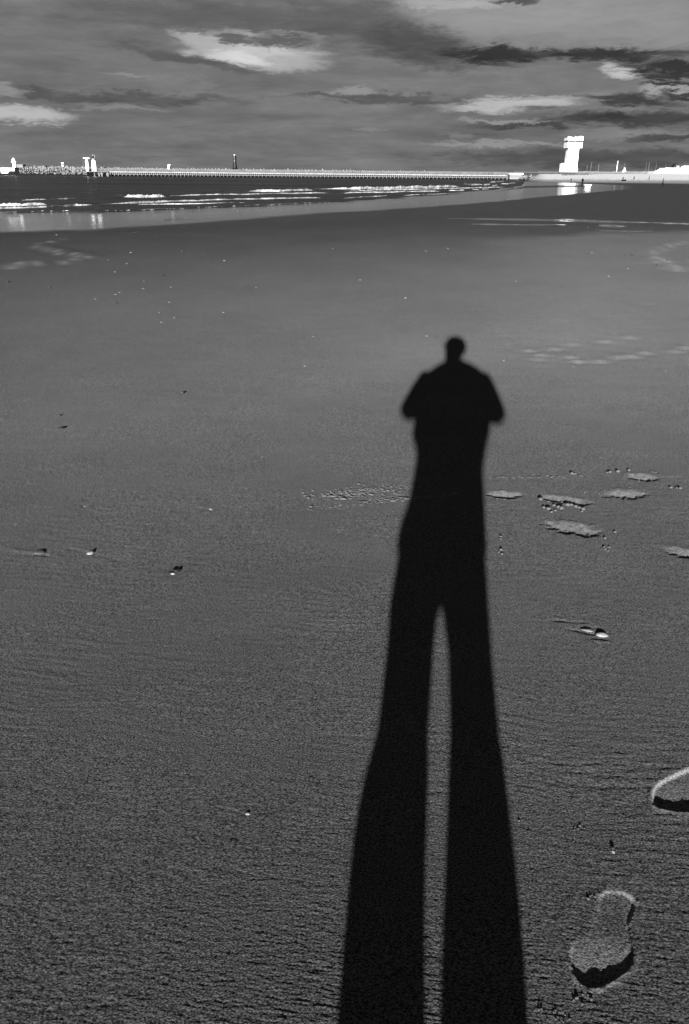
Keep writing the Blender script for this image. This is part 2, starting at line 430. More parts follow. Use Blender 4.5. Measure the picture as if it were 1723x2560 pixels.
def build_beach():
    th_f = np.arange(-0.74, 0.7401, 0.002)
    th_l = np.linspace(-math.pi, -0.74, 44)[:-1]; th_r = np.linspace(0.74, math.pi, 44)[1:-1]
    th = np.concatenate([th_l, th_f, th_r]); nt = len(th)
    rs = list(np.linspace(0.02, 0.85, 18))
    y = 2640.0
    while y > 590: rs.append(gnd(CX, y).y); y -= 2.15
    rs = [q for i, q in enumerate(rs) if i < 18 or q > 0.87]
    while rs[-1] < 900: rs.append(rs[-1] * 1.012)
    while rs[-1] < 16000: rs.append(rs[-1] * 1.07)
    rs = np.array(rs); nr = len(rs)
    RR, TT = np.meshgrid(rs, th, indexing='ij')
    X = (RR * np.sin(TT)).ravel(); Y = (RR * np.cos(TT)).ravel()
    H, ra, rb = beach_height(X, Y)
    r = RR.ravel(); t = TT.ravel()
    me = bpy.data.meshes.new('beach'); nv = nr * nt
    me.vertices.add(nv)
    co = np.empty((nv, 3), np.float32); co[:, 0] = X; co[:, 1] = Y; co[:, 2] = H
    me.vertices.foreach_set('co', co.ravel())
    i = np.arange(nr - 1)[:, None]; j = np.arange(nt)[None, :]; jn = (j + 1) % nt
    a = (i * nt + j); b = (i * nt + jn); c = ((i + 1) * nt + jn); d = ((i + 1) * nt + j)
    q = np.stack([a, d, c, b], -1).reshape(-1, 4)
    nf = len(q)
    me.loops.add(nf * 4); me.loops.foreach_set('vertex_index', q.ravel().astype(np.int32))
    me.polygons.add(nf); me.polygons.foreach_set('loop_start', (np.arange(nf) * 4).astype(np.int32))
    me.polygons.foreach_set('use_smooth', np.ones(nf, bool))
    me.update(calc_edges=True)
    # water film and dampness, as the tide left them
    n = pn(X / 3, Y / 3, 40) * .5 + pn(X / .9, Y / .9, 41) * .25
    lr = np.log(r); wide = 0.06 + .02 * np.clip(-t * 2, 0, 1)
    film = sstep(0.0, wide, lr - np.log(ra) + n * .05 + pn(X / 12, Y / 5, 44) * .03)
    ff = at_theta(FILM_FAR, t); right = t > TH_END - .01
    film = np.where(right, film * sstep(0.0, 0.08, np.log(ff) - lr) * (t < FILM_FAR[0][-1]), film)
    bt, br_ = polar([(1250, 470), (1330, 467), (1390, 466), (1440, 465.5), (1475, 464)])
    kb = (t > bt[0]) & (t < bt[-1]); film[kb] *= 1 - .95 * (1 - sstep(.08, .16, np.abs(lr[kb] - np.log(at_theta((bt, br_), t[kb])))))
    film *= (t > -1.6) & (t < 1.0)
    t0, t1 = polar([(1470, 470)])[0][0], polar([(1590, 468)])[0][0]
    film *= 1 - sstep(t0, t1, t) * (r > 60)
    # thin sheets left in the hollows of the flat
    def sheet(pts, thick, amt):
        nonlocal film
        th0, rr0 = polar(pts); k = (t > th0[0]) & (t < th0[-1])
        rc = at_theta((th0, rr0), t[k]); e = np.minimum(t[k] - th0[0], th0[-1] - t[k]) / (th0[-1] - th0[0])
        ww = thick * (0.3 + 1.0 * np.clip(pn(X[k] / 1.6, Y[k] / 5, 43) + .55, 0, 1.2)) * sstep(0, .25, e)
        film[k] = np.maximum(film[k], amt * (1 - sstep(.6, 1.0, np.abs(lr[k] - np.log(rc)) / np.maximum(ww, 1e-4))))
    sheet([(1110, 546), (1300, 549), (1450, 552), (1600, 556), (1740, 560), (1900, 563)], .03, .6)
    sheet([(1170, 560), (1300, 562), (1440, 562)], .018, .8)
    sheet([(1480, 576), (1560, 578), (1640, 578)], .02, .8)
    sheet([(1490, 563), (1530, 565), (1570, 566)], .025, .9)
    sheet([(-60, 578), (60, 576), (180, 570), (300, 566)], .02, .8)
    rel = lr - np.log(at_theta(DAMP, t)) + n * .07
    damp = np.interp(rel, [-1.1, -.82, -.5, -.17, .14, .43], [0, .27, .43, .66, .88, 1.0])
    sharp = np.interp(rel, [-1.1, -.5, -.06, .04, .3], [0, .32, .50, .90, 1.0])
    rw = sstep(.10, .28, t)
    damp = damp * (1 - rw) + sharp * rw
    damp = damp * sstep(1.9, 1.2, np.abs(t))
    dry_lit = sstep(300, 430, r + n * 40) * sstep(TH_END - .01, TH_END + .02, t) * .35 + sstep(470, 520, r + n * 30) * sstep(TH_END - .01, TH_END + .02, t) * .65
    # paler sand in the prints: loose grains, with sunlit walls and floors painted in
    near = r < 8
    xn, yn = X[near], Y[near]; loose_lit = np.zeros(xn.shape)
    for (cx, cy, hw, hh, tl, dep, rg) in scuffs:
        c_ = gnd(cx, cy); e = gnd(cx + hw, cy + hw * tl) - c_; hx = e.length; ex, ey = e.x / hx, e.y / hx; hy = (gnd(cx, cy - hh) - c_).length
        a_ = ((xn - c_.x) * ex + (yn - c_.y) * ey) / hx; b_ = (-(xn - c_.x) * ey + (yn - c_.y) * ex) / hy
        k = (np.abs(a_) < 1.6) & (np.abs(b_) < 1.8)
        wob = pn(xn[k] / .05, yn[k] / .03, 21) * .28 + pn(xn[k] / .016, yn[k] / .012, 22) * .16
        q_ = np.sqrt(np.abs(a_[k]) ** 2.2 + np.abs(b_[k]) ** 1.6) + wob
        loose_lit[k] = np.maximum(loose_lit[k], (1 - sstep(.45, 1.0, q_)) * (.42 if dep > .005 else .14) * (.7 + .6 * pn(xn[k] / .03, yn[k] / .03, 45)))
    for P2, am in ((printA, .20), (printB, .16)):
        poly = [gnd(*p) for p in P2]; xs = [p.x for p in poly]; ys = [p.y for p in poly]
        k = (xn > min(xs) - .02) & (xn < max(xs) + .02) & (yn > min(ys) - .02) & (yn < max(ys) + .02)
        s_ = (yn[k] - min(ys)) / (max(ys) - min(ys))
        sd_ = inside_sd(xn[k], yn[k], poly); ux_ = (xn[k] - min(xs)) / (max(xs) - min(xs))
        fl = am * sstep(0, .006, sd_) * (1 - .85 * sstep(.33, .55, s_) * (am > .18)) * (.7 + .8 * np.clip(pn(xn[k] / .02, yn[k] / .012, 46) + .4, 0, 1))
        wall = .75 * np.exp(-((sd_ - .004) / .0055) ** 2) * (sstep(.5, .72, s_) if am > .18 else 1.0)  # sun-facing print walls lightened in colour as sunlit highlights
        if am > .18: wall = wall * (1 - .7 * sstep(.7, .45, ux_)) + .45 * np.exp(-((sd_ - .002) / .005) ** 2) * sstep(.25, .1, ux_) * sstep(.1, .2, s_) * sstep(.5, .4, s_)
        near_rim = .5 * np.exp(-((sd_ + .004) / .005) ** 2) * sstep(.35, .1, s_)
        loose_lit[k] = np.maximum(loose_lit[k], np.maximum(np.maximum(fl, wall), near_rim))
    dry_lit[near] = np.maximum(dry_lit[near], loose_lit)
    kk = r < 27
    xk, yk = X[kk], Y[kk]; lk = np.zeros(xk.shape)
    for (px, py, dep) in far_prints + mid_prints:  # pale dashes painted where the print slopes would catch the sun
        c_ = gnd(px, py); sx, sy = (.11, .11) if dep > .02 else (random.uniform(.035, .075), random.uniform(.03, .05))
        w_ = np.abs(xk - c_.x) < 3 * sx; w_ &= np.abs(yk - c_.y - sy * .4) < 3 * sy
        lk[w_] = np.maximum(lk[w_], (.17 if dep > .02 else random.uniform(.08, .24)) * np.exp(-((xk[w_] - c_.x) / sx) ** 2 - ((yk[w_] - c_.y - sy * .4) / sy) ** 2))
    dry_lit[kk] = np.maximum(dry_lit[kk], lk)
    for nm, arr in (('film', film), ('damp', damp), ('dry_lit', dry_lit)):
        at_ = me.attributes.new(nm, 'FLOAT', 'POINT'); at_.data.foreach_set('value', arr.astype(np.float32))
    return me


def sand_material():
    mt = bpy.data.materials.new('sand'); mt.use_nodes = True
    g = NT(mt.node_tree); g.n.clear()
    out = g.n.new('ShaderNodeOutputMaterial')
    def attr(nm):
        a = g.n.new('ShaderNodeAttribute'); a.attribute_name = nm; return a.outputs['Fac']
    film, damp, dry_lit = attr('film'), attr('damp'), attr('dry_lit')
    geo = g.n.new('ShaderNodeNewGeometry'); pos = geo.outputs['Position']
    n_big = g.noise(pos, 0.55, 4, 0.55, sc=(1, .7, 1)); n_mid = g.noise(pos, 5.0, 4, 0.6, sc=(.5, 1, 1)); n_gr = g.noise(pos, 300.0, 3, 0.6, sc=(.6, 1, 1))
    alb = g.add(0.0365, g.add(g.mul(g.add(n_big, -.5), 0.014), g.mul(g.add(n_mid, -.5), 0.010)))
    alb = g.mul(alb, g.ramp(n_gr, 0.32, 0.68, 0.12, 1.80))
    alb = g.mix(damp, alb, g.mul(alb, 0.25))
    alb = g.mix(dry_lit, alb, g.mul(g.add(0.105, g.mul(g.add(n_mid, -.5), .03)), g.ramp(n_gr, 0.32, 0.68, 0.55, 1.45)))  # dry upper beach, plus sunlight painted onto the prints
    alb = g.mix(film, alb, 0.012)
    df = g.n.new('ShaderNodeBsdfDiffuse'); df.inputs['Roughness'].default_value = 1.0
    g.l.new(g.comb(alb, alb, alb), df.inputs[0])
    nb = g.add(g.mul(g.noise(pos, 260.0, 3, 0.6), 1.0), 0.0)
    bp = g.n.new('ShaderNodeBump'); bp.inputs['Distance'].default_value = 0.0030; bp.inputs['Strength'].default_value = 0.9
    g.l.new(nb, bp.inputs['Height']); g.l.new(bp.outputs[0], df.inputs['Normal'])
    gl = g.n.new('ShaderNodeBsdfGlossy'); gl.inputs['Roughness'].default_value = 0.13; gl.inputs[0].default_value = (.95, .95, .95, 1)
    fb = g.n.new('ShaderNodeBump'); fb.inputs['Distance'].default_value = 0.012; fb.inputs['Strength'].default_value = 0.35
    g.l.new(g.noise(pos, 3.0, 2, 0.5, sc=(.6, 1, 1)), fb.inputs['Height']); g.l.new(fb.outputs[0], gl.inputs['Normal'])
    fr = g.n.new('ShaderNodeFresnel'); fr.inputs[0].default_value = 1.33
    mx = g.n.new('ShaderNodeMixShader')
    fac = g.mul(g.mul(fr.outputs[0], 0.80), g.math('POWER', film, 0.7))
    g.l.new(fac, mx.inputs[0]); g.l.new(df.outputs[0], mx.inputs[1]); g.l.new(gl.outputs[0], mx.inputs[2])
    g.l.new(mx.outputs[0], out.inputs[0])
    return mt


M = {}
M['sand'] = sand_material()
beach = obj('beach', build_beach(), M['sand'])
tag(beach, 'smooth dark wet sand of a wide beach with a few boot prints', 'beach', kind='structure')

# ------------------------------------------------------------------ the sea


def water_material():
    mt = bpy.data.materials.new('sea_water'); mt.use_nodes = True
    g = NT(mt.node_tree); b = g.n['Principled BSDF']
    b.inputs['Base Color'].default_value = (.010, .010, .010, 1); b.inputs['Roughness'].default_value = .30; b.inputs['IOR'].default_value = 1.33
    geo = g.n.new('ShaderNodeNewGeometry'); pos = geo.outputs['Position']
    st = g.noise(pos, .035, 5, .65, .2, sc=(.25, 1, 1))
    g.l.new(g.ramp(st, .35, .65, .04, .24), b.inputs['Specular IOR Level'])
    n = g.add(g.noise(pos, .55, 4, .6, .3, sc=(.5, 1, 1)), g.mul(g.noise(pos, 2.2, 3, .6, sc=(.6, 1, 1)), .3))
    bp = g.n.new('ShaderNodeBump'); bp.inputs['Distance'].default_value = 2.2; bp.inputs['Strength'].default_value = 1
    g.l.new(n, bp.inputs['Height']); g.l.new(bp.outputs[0], b.inputs['Normal'])
    return mt


M['water'] = water_material()
M['foam'] = mat('foam', .20, 1.0, 0.05, .6, 1.2, .06, 6.0)
M['thin_foam'] = mat('thin_foam', .045, 1.0, .05, .6, 1.5)
M['wave'] = mat('wave_water', .010, .22, .4, .3, 1.5, .08, 2.0)


def build_sea():
    th = np.linspace(-1.75, 0.62, 420)
    rs = [18.0]
    while rs[-1] < 700: rs.append(rs[-1] * 1.013)
    while rs[-1] < 18000: rs.append(rs[-1] * 1.10)
    rs = np.array(rs); RR, TT = np.meshgrid(rs, th, indexing='ij')
    X, Y = (RR * np.sin(TT)).ravel(), (RR * np.cos(TT)).ravel(); r = RR.ravel()
    f = sstep(25, 60, r) * (1 - sstep(400, 700, r))
    Z = SEA_Z + f * (pn(X / 9, Y / 5, 51) * .07 + pn(X / 3.5, Y / 2, 52) * .04)
    nr, nt = len(rs), len(th)
    i = np.arange(nr - 1)[:, None]; j = np.arange(nt - 1)[None, :]
    q = np.stack([i * nt + j, (i + 1) * nt + j, (i + 1) * nt + j + 1, i * nt + j + 1], -1).reshape(-1, 4)
    me = bpy.data.meshes.new('sea'); me.from_pydata(np.stack([X, Y, Z], -1).tolist(), [], q.tolist()); me.shade_smooth()
    return me


sea = tag(obj('sea', build_sea(), M['water']), 'dark rippled sea with breaking wavelets', 'sea', kind='structure')

waves = [  # image polyline, height in photo pixels, foam share (1 all white, 0 dark face with specks)
    ([(307, 492), (360, 493), (418, 492)], 9, 1), ([(425, 489), (600, 487), (822, 482)], 3.5, 1), ([(618, 478), (700, 478), (786, 476)], 6, 1), ([(783, 472), (900, 473), (1040, 470), (1152, 467)], 7, 1),
    ([(850, 483), (980, 481), (1104, 478)], 3.5, 1), ([(860, 477), (1050, 474), (1160, 471), (1272, 468)], 3.2, 1), ([(258, 510), (400, 505), (565, 500), (700, 497), (828, 495)], 4.5, 1), ([(328, 512), (480, 510), (630, 507)], 3, 1),
    ([(-60, 516), (30, 514), (122, 512)], 9, 1), ([(-60, 523), (0, 522), (120, 519), (190, 514), (246, 513)], 6, 1), ([(40, 502), (120, 501), (196, 497)], 5, 1),
    ([(-80, 534), (0, 533), (130, 530), (250, 530), (400, 525), (490, 521), (660, 514), (860, 505)], 4.5, 0.3), ([(1005, 489), (1060, 487), (1137, 484)], 2.4, .8), ([(850, 497), (910, 493), (974, 489)], 2.6, .8),
    ([(1158, 461), (1180, 463), (1209, 462)], 4, 1), ([(1209, 463), (1226, 462)], 4, 1), ([(1226, 457), (1240, 456)], 4, 1), ([(1229, 466), (1244, 464)], 3.5, 1), ([(1252, 460), (1272, 460)], 2.2, 1), ([(1272, 459), (1290, 458)], 2.2, 1),
    ([(1117, 477), (1140, 477), (1162, 476)], 3.6, 1), ([(1180, 475), (1200, 475)], 3, 1), ([(1205, 474), (1222, 473)], 3, 1), ([(1248, 474), (1278, 472)], 2, 1), ([(1283, 472), (1296, 471)], 2, 1), ([(1241, 455), (1262, 454)], 2, 1),
    ([(1310, 464), (1324, 463)], 2, .9), ([(1338, 463), (1352, 462)], 2, .9), ([(290, 488), (310, 489)], 5, 0), ([(120, 510), (150, 511), (250, 508)], 3.5, 0), ([(245, 513), (330, 511)], 4, 0), ([(60, 484), (200, 482), (270, 484)], 2.5, 0), ([(500, 481), (560, 480)], 2.5, 0), ([(770, 470), (800, 470)], 4, 0.1)]


def build_wave(pts, hpx, foam, idx, base=None, name='wave_crest', parent=None, white='foam'):
    SZ = SEA_Z if base is None else base
    W = [gnd(x, y, SZ) for x, y in pts]
    seg = [0.0]
    for a, b in zip(W, W[1:]): seg.append(seg[-1] + (b - a).length)
    L = seg[-1]; D = sum(p.y for p in W) / len(W)
    px_m = D / 2291.0; h0 = hpx * px_m * (.92 if foam > .5 else .9)
    n = int(min(900, max(24, L / max(0.05, px_m * 1.1))))
    s = np.linspace(0, L, n)
    X = np.interp(s, seg, [p.x for p in W]); Y = np.interp(s, seg, [p.y for p in W])
    u = s / L
    sc = max(h0 * 2.0, px_m * 7)
    Y = Y + pn(s / (sc * 6), s * 0 + idx, 61) * h0 * 2.5
    env = np.minimum(sstep(0, .12, u), sstep(1, .88, u))
    hh = h0 * env * (0.78 + .35 * pn(s / (sc * 4.0), s * 0 + idx * 3.3, 62) + .22 * pn(s / (sc * 1.2), s * 0 + idx * 2.3, 67) + .28 * pn(s / (sc * .4), s * 0 + idx * 1.7, 63))
    hh = np.maximum(hh, 0.01)
    prof = [(-1.6, -.25), (-1.05, .10), (-.6, .40), (-.35, .75), (-.1, 1.0), (.25, 1.02), (.7, .7), (1.3, .3), (2.4, -.3)]
    V = []; 
    for k, (dy, dz) in enumerate(prof):
        jit = pn(s / (sc * .35), s * 0 + k * 2.1 + idx, 64) * .28
        V.append(np.stack([X, Y + (dy + jit) * np.maximum(hh, h0 * .3), SZ - .01 + (dz + jit * .5 * (0 < k < 8)) * hh * 1.0], -1))
    V = np.concatenate(V); m_ = len(prof)
    faces = []; mi = []
    spk = pn(s / (sc * 1.6), s * 0 + idx * 5, 65) + .5 * pn(s / (sc * .5), s * 0, 66)
    for k in range(m_ - 1):
        for i in range(n - 1):
            faces.append((k * n + i, k * n + i + 1, (k + 1) * n + i + 1, (k + 1) * n + i))
            if foam >= .75: fo = spk[i] > -1.1 + (1 - foam)
            elif foam == 0: fo = False
            else: fo = (3 <= k <= 4) and spk[i] > .48 - foam * .6
            mi.append(0 if fo else 1)
    me = bpy.data.meshes.new('wave_crest'); me.from_pydata(V.tolist(), [], faces)
    me.materials.append(M[white]); me.materials.append(M['wave'] if white == 'foam' else M['thin_foam'])
    me.polygons.foreach_set('material_index', mi); me.shade_smooth()
    me.name = name
    return obj(name, me, None, sea if parent is None else parent)


for i, (p, h_, f_) in enumerate(waves): build_wave(p, h_, f_, i)
for i, (p, h_) in enumerate([([(1105, 546), (1250, 548), (1400, 551)], 1.6), ([(1380, 549), (1440, 551), (1500, 553)], 4.0), ([(1480, 553), (1600, 556), (1740, 560)], 3.6), ([(1640, 559), (1760, 562), (1900, 565)], 5.0), ([(1165, 560), (1260, 561), (1380, 562)], 1.6),
                             ([(1495, 564), (1530, 565), (1568, 566)], 3.2), ([(1475, 576), (1530, 577), (1590, 578.5), (1630, 578)], 2.6), ([(600, 596), (640, 595)], 1.2), ([(300, 584), (345, 580)], 1.8), ([(410, 549), (430, 546), (470, 544)], 1.6), ([(135, 564), (150, 563)], 1.6), ([(550, 541), (585, 538)], 1.5)]):
    build_wave(p, h_ * .62, .8, 100 + i, 0.0 if p[0][1] > 545 else -.05, 'foam_line', beach, 'thin_foam')

# ------------------------------------------------------------------ jetty, breakwater, lights
M['concrete'] = mat('pale_concrete', .10, .95, .05, .25, .6)
M['white'] = mat('white_paint', .75, .8, .1, .06, .5)
M['parapet'] = mat('weathered_parapet', .052, .95, .05, .3, .35)
M['algae_shade'] = mat('dark_algae_shade', .003, .9, .05, .4, .8)  # algae-dark tone, also painted in for shade under the jetty and its root
M['rock'] = mat('breakwater_rock', .085, 1.0, .03, .7, .9)
M['beam'] = mat('pale_beam', .14, .95, .05, .25, .6)
M['core_rock'] = mat('dark_core_rock', .004, .8, .1, .4, .9)
M['black'] = mat('black_paint', .0025, .6, .2, .3, 1.0)
M['dark'] = mat('dark_cloth', .002, .9, .05)
M['glass'] = mat('dark_glass', .003, .15, .5)
M['grey'] = mat('grey_metal', .06, .6, .3)
M['skin'] = mat('skin', .12, .6, .3)

JA, JB = gnd(238, 441, SEA_Z), gnd(1272, 451, SEA_Z)
jl = (JB - JA).length; jang = math.atan2(JB.y - JA.y, JB.x - JA.x)
jetty = thing('jetty', 'long pale jetty on dark piles running out to the white lighthouse', 'jetty', (JA.x, JA.y, 0), jang)
bay = 2.62; nb_ = int(jl / bay)
jl = nb_ * bay
MB().box(0, jl, 0, 4.0, 2.42, 3.0).build('deck', M['beam'], jetty)
MB().box(0, jl, .1, .5, 1.22, 1.42).build('lower_beam', M['concrete'], jetty)
MB().box(0, jl, 3.0, 3.6, -1.2, 2.3).build('dark_backing', M['algae_shade'], jetty)  # dark wall added behind the posts so the openings look shaded inside
MB().box(-2, jl + 3, 5.2, 6.2, -1, 4.75).build('parapet', M['parapet'], jetty)
for zz in (3.45, 3.95, 4.45, 4.9): MB().box(0, jl, .12, .2, zz - .05, zz + .05).build('rail', M['concrete'], jetty)
pm = MB().box(-.16, .16, .05, .45, -1.4, 1.216).mesh('pile'); pm.materials.append(M['concrete'])
pmd = MB().box(-.28, .28, .0, .55, -1.6, .25).mesh('pile_foot'); pmd.materials.append(M['algae_shade'])
wm = MB().box(-.24, .24, .12, .48, 1.423, 2.417).mesh('post'); wm.materials.append(M['concrete'])
rm = MB().box(-.06, .06, .2, .32, 3.003, 4.95).mesh('rail_post'); rm.materials.append(M['concrete'])
for i in range(nb_ + 1):
    p = obj('pile', pm, None, jetty, loc=(i * bay, 0, 0))
    obj('pile_foot', pmd, None, p)
    for k in (0, 1):
        if i == nb_ and k: break
        obj('post', wm, None, jetty, loc=(i * bay + k * bay / 2, 0, 0))
        obj('rail_post', rm, None, jetty, loc=(i * bay + k * bay / 2, 0, 0))

# heavier dark fender piles under the lighthouse
fend = thing('fender_dolphin', 'cluster of dark and pale fender piles below the white lighthouse', 'dolphin', (0, 0, 0))
for i, px in enumerate([220, 225, 231, 236, 241, 248, 255, 263, 270]):
    p = at(px, 436, JA.y - 3 - (i % 3))
    MB().lathe([(.55, -1.5), (.5, 2.6 - (i % 2) * .5)], 10).build('fender_pile', M['concrete'] if i in (5, 6, 8, 3) else M['algae_shade'], fend, True, (p.x, p.y, 0))
p0 = at(216, 440, JA.y - 1.5); p1 = at(272, 440, JA.y - 1.5)
MB().box(p0.x, p1.x, JA.y - 2.2, JA.y + 6, 2.35, 2.95).build('platform', M['parapet'], fend)

# rubble breakwater
bw = thing('breakwater', 'rubble breakwater of pale tumbled boulders beyond the jetty', 'breakwater', (0, 0, 0))


def boulder_mesh(seed):
    rr = random.Random(seed); bm = bmesh.new(); bmesh.ops.create_icosphere(bm, subdivisions=1, radius=1)
    pl = [Vector((rr.gauss(0, 1), rr.gauss(0, 1), rr.gauss(0, 1))).normalized() for _ in range(9)]
    for v in bm.verts:
        d = v.co.normalized(); q = min(rr.uniform(.55, .85) * .0 + .72 / max(.35, d.dot(p)) if d.dot(p) > .35 else 9 for p in pl)
        v.co = d * min(1.05, q)
    me = bpy.data.meshes.new('boulder'); bm.to_mesh(me); bm.free(); me.materials.append(M['rock']); return me


bms = [boulder_mesh(i) for i in range(8)]
BD = JA.y + 22


def put_boulder(px, z, D, s):
    p = at(px, 436, D)
    o = obj('boulder', random.choice(bms), None, bw, loc=(p.x, D, z))
    o.scale = (s * random.uniform(.8, 1.4), s * random.uniform(.8, 1.2), s * random.uniform(.7, 1.25))
    o.rotation_euler = (random.uniform(0, 6), random.uniform(0, 6), random.uniform(0, 6))


cnt = 0
for row in range(5):
    px = 52.0
    while px < 222:
        put_boulder(px + random.uniform(-1.5, 1.5), .75 + row * 1.08 + random.uniform(-.3, .3), BD - 7 + row * 1.9 + random.uniform(-.5, .5), random.uniform(.75, 1.25)); px += random.uniform(4.0, 6.2); cnt += 1
px = 222.0
while cnt < 300:
    D = BD + (JB.y - JA.y) * (px - 238) / 1034 - 2
    gap = 0.45 if px > 880 else 1.0
    if random.random() < gap: put_boulder(px, 5.0 + random.uniform(-.35, .4) - (.5 if px > 900 else 0), D, random.uniform(.55, 1.0)); cnt += 1
    px += 8.6 if px < 900 else 5
    if px > 1130: px = 224 + random.uniform(0, 8)
core = MB()
for (pa, pb, zt) in ((30, 225, 4.3), (225, 1160, 4.4)):
    a = at(pa, 436, BD + (JB.y - JA.y) * (pa - 238) / 1034); b = at(pb, 436, BD + (JB.y - JA.y) * (pb - 238) / 1034)
    base = len(core.v)
    for P_ in (a, b):
        core.v += [(P_.x, P_.y - 10, -1.5), (P_.x, P_.y - 8.6, .5), (P_.x, P_.y, zt), (P_.x, P_.y + 4, zt), (P_.x, P_.y + 14, -1.5)]
    for k in range(4): core.f.append((base + k, base + 5 + k, base + 6 + k, base + 1 + k))
core.build('rubble_core', M['core_rock'], bw)  # core much darker than the boulders over it

# pier head with its pale beacon, far left
D = BD - 4
a = at(3.5, 433, D); b = at(37.5, 433, D); zt = at(20, 420, D).z; zb = at(20, 433, D).z
ph = thing('pier_head', 'pale concrete block at the far left end of the breakwater', 'pier', (a.x, D, 0))
w = b.x - a.x
MB().box(0, w, 0, 9, zb, zt, 0, 0).build('block', M['white'], ph)
MB().box(w + .01, w + 4.5, .6, 9, -1.5, zt - .2).build('dark_wall', M['algae_shade'], ph)
MB().box(.8, w - .2, .5, 8, -1.5, zb - .004).build('footing', M['algae_shade'], ph)
for (fx, fz) in ((.3, .32), (.68, .28), (.3, .12), (.68, .12)): MB().box(w * fx, w * (fx + .2), -.06, -.005, zb + (zt - zb) * fz, zb + (zt - zb) * (fz + .06)).build('slot', M['grey'], ph)
MB().box(-.3, w + .3, -.3, 9.3, zt + .004, zt + .35).build('coping', M['concrete'], ph)
c = at(37, 420, D + 4); top = at(37, 394.5, D + 4).z
bc = thing('beacon', 'small white domed beacon on the far left pier head', 'beacon', (c.x, D + 4, zt + .36))
hh = top - zt - .36
MB().lathe([(1.25, 0), (1.1, hh * .25), (1.0, hh * .48)], 18).build('shaft', M['white'], bc, True)
MB().lathe([(1.0, hh * .481), (1.75, hh * .52), (1.8, hh * .6), (1.35, hh * .62)], 18).build('gallery', M['white'], bc, True)
MB().lathe([(1.2, hh * .621), (1.2, hh * .75), (.85, hh * .88), (.25, hh * .97), (.05, hh)], 18).build('dome', M['white'], bc, True)
c = at(50, 418, D + 2); MBx = MB().box(-2.2, 2.2, 0, 5, 0, at(50, 412, D + 2).z - zt - .36)
hut = tag(MBx.build('stone_hut', M['concrete'], loc=(c.x, D + 2, zt + .36)), 'low pale hut just right of the small white beacon', 'hut')
MB().box(-2.5, 2.5, -.3, 5.3, at(50, 412, D + 2).z - zt - .355, at(50, 411, D + 2).z - zt - .36).build('roof', M['concrete'], hut)
c = at(104, 417, BD + 5); z0, z1 = at(104, 419, BD + 5).z, at(104, 414, BD + 5).z
sh = thing('flat_shelter', 'low flat roofed dark shelter on the boulders', 'shelter', (c.x, c.y, z0))
MB().box(-2.6, 2.6, 0, 3, -1, (z1 - z0) - .5).build('wall', M['grey'], sh); MB().box(-2.9, 2.9, -.3, 3.3, (z1 - z0) - .49, z1 - z0).build('roof', M['black'], sh)
# banded light at 158
c = at(158, 420, BD + 3); z0, z1 = at(158, 420, BD + 3).z - .6, at(158, 403, BD + 3).z
lb = thing('banded_light', 'short banded light post standing on the boulders left of the lighthouse', 'light post', (c.x, c.y, z0)); h = z1 - z0
for k in range(5):
    MB().lathe([(.85, h * k * .17 + .003), (.85, h * (k + 1) * .17)], 14).build('band', M['white'] if k % 2 == 0 else M['grey'], lb, True)
MB().lathe([(1.05, h * .855), (1.05, h * .88), (.5, h * .885), (.5, h * .97), (.1, h)], 14).build('lantern', M['black'], lb, True)
MB().box(1.0, 1.7, -.2, .6, 0, h * .9).build('ladder_box', M['black'], lb)
MB().box(1.75, 3.6, 0, 2, 0, h * .42).build('annex', M['concrete'], lb)
# white lighthouse
c = at(237, 437, JA.y + 2.0)


def Z(px, py, D): return at(px, py, D).z


D = JA.y + 1.4
lh = thing('lighthouse', 'white cylindrical lighthouse with dark lantern at the jetty end', 'lighthouse', (at(237, 430, D).x, D, 3.0))
zg, zl, zt = Z(237, 400, D) - 3, Z(237, 391, D) - 3, Z(237, 384, D) - 3
MB().lathe([(1.75, 0), (1.55, .8), (1.22, zg)], 24).build('tower', M['white'], lh, True)
MB().lathe([(1.25, zg + .003), (1.75, zg + .15), (1.75, zg + .3), (1.2, zg + .32)], 24).build('gallery', M['black'], lh)
MB().lathe([(.85, zg + .325), (.85, zg + 1.2)], 16).build('lantern_base', M['concrete'], lh, True)
MB().lathe([(.8, zg + 1.205), (.8, zl + .2)], 16).build('lantern_glass', M['glass'], lh, True)
MB().lathe([(1.0, zl + .205), (.9, zl + .5), (.35, zl + 1.2), (.12, zt)], 16).build('dome', M['grey'], lh, True)
for k in range(8):
    a = k * math.pi / 4; MB().box(-.04, .04, -.04, .04, zg + .32, zg + 1.4).build('gallery_post', M['black'], lh, loc=(1.65 * math.cos(a), 1.65 * math.sin(a), 0))
MB().box(1.0, 1.35, -.8, -.4, zg + .33, zl + 1).build('vent_pipe', M['concrete'], lh)
MB().box(-.45, .45, -1.85, -1.3, .02, 2.0).build('door', M['grey'], lh)
# T-shaped signal
D = JA.y + 1.2
ts = thing('signal_post', 'white T shaped signal post left of the white lighthouse', 'signal post', (at(220, 430, D).x, D, 3.0))
zt = Z(219, 395.5, D) - 3
MB().lathe([(1.0, 0), (.95, zt * .78), (.5, zt * .86), (.4, zt - .3)], 16).build('shaft', M['white'], ts, True)
MB().box(-2.1, 2.1, -.3, .3, zt - .295, zt + .18).build('crossbar', M['white'], ts)
D = JA.y + 2
fp = thing('flagpole', 'thin bare pole just left of the T shaped signal', 'pole', (at(210.5, 425, D).x, D, 3.0))
MB().lathe([(.10, 0), (.06, Z(210, 400, D) - 3)], 8).build('pole', M['concrete'], fp, True); MB().lathe([(.25, 0), (.25, .3)], 8).build('foot', M['concrete'], fp)
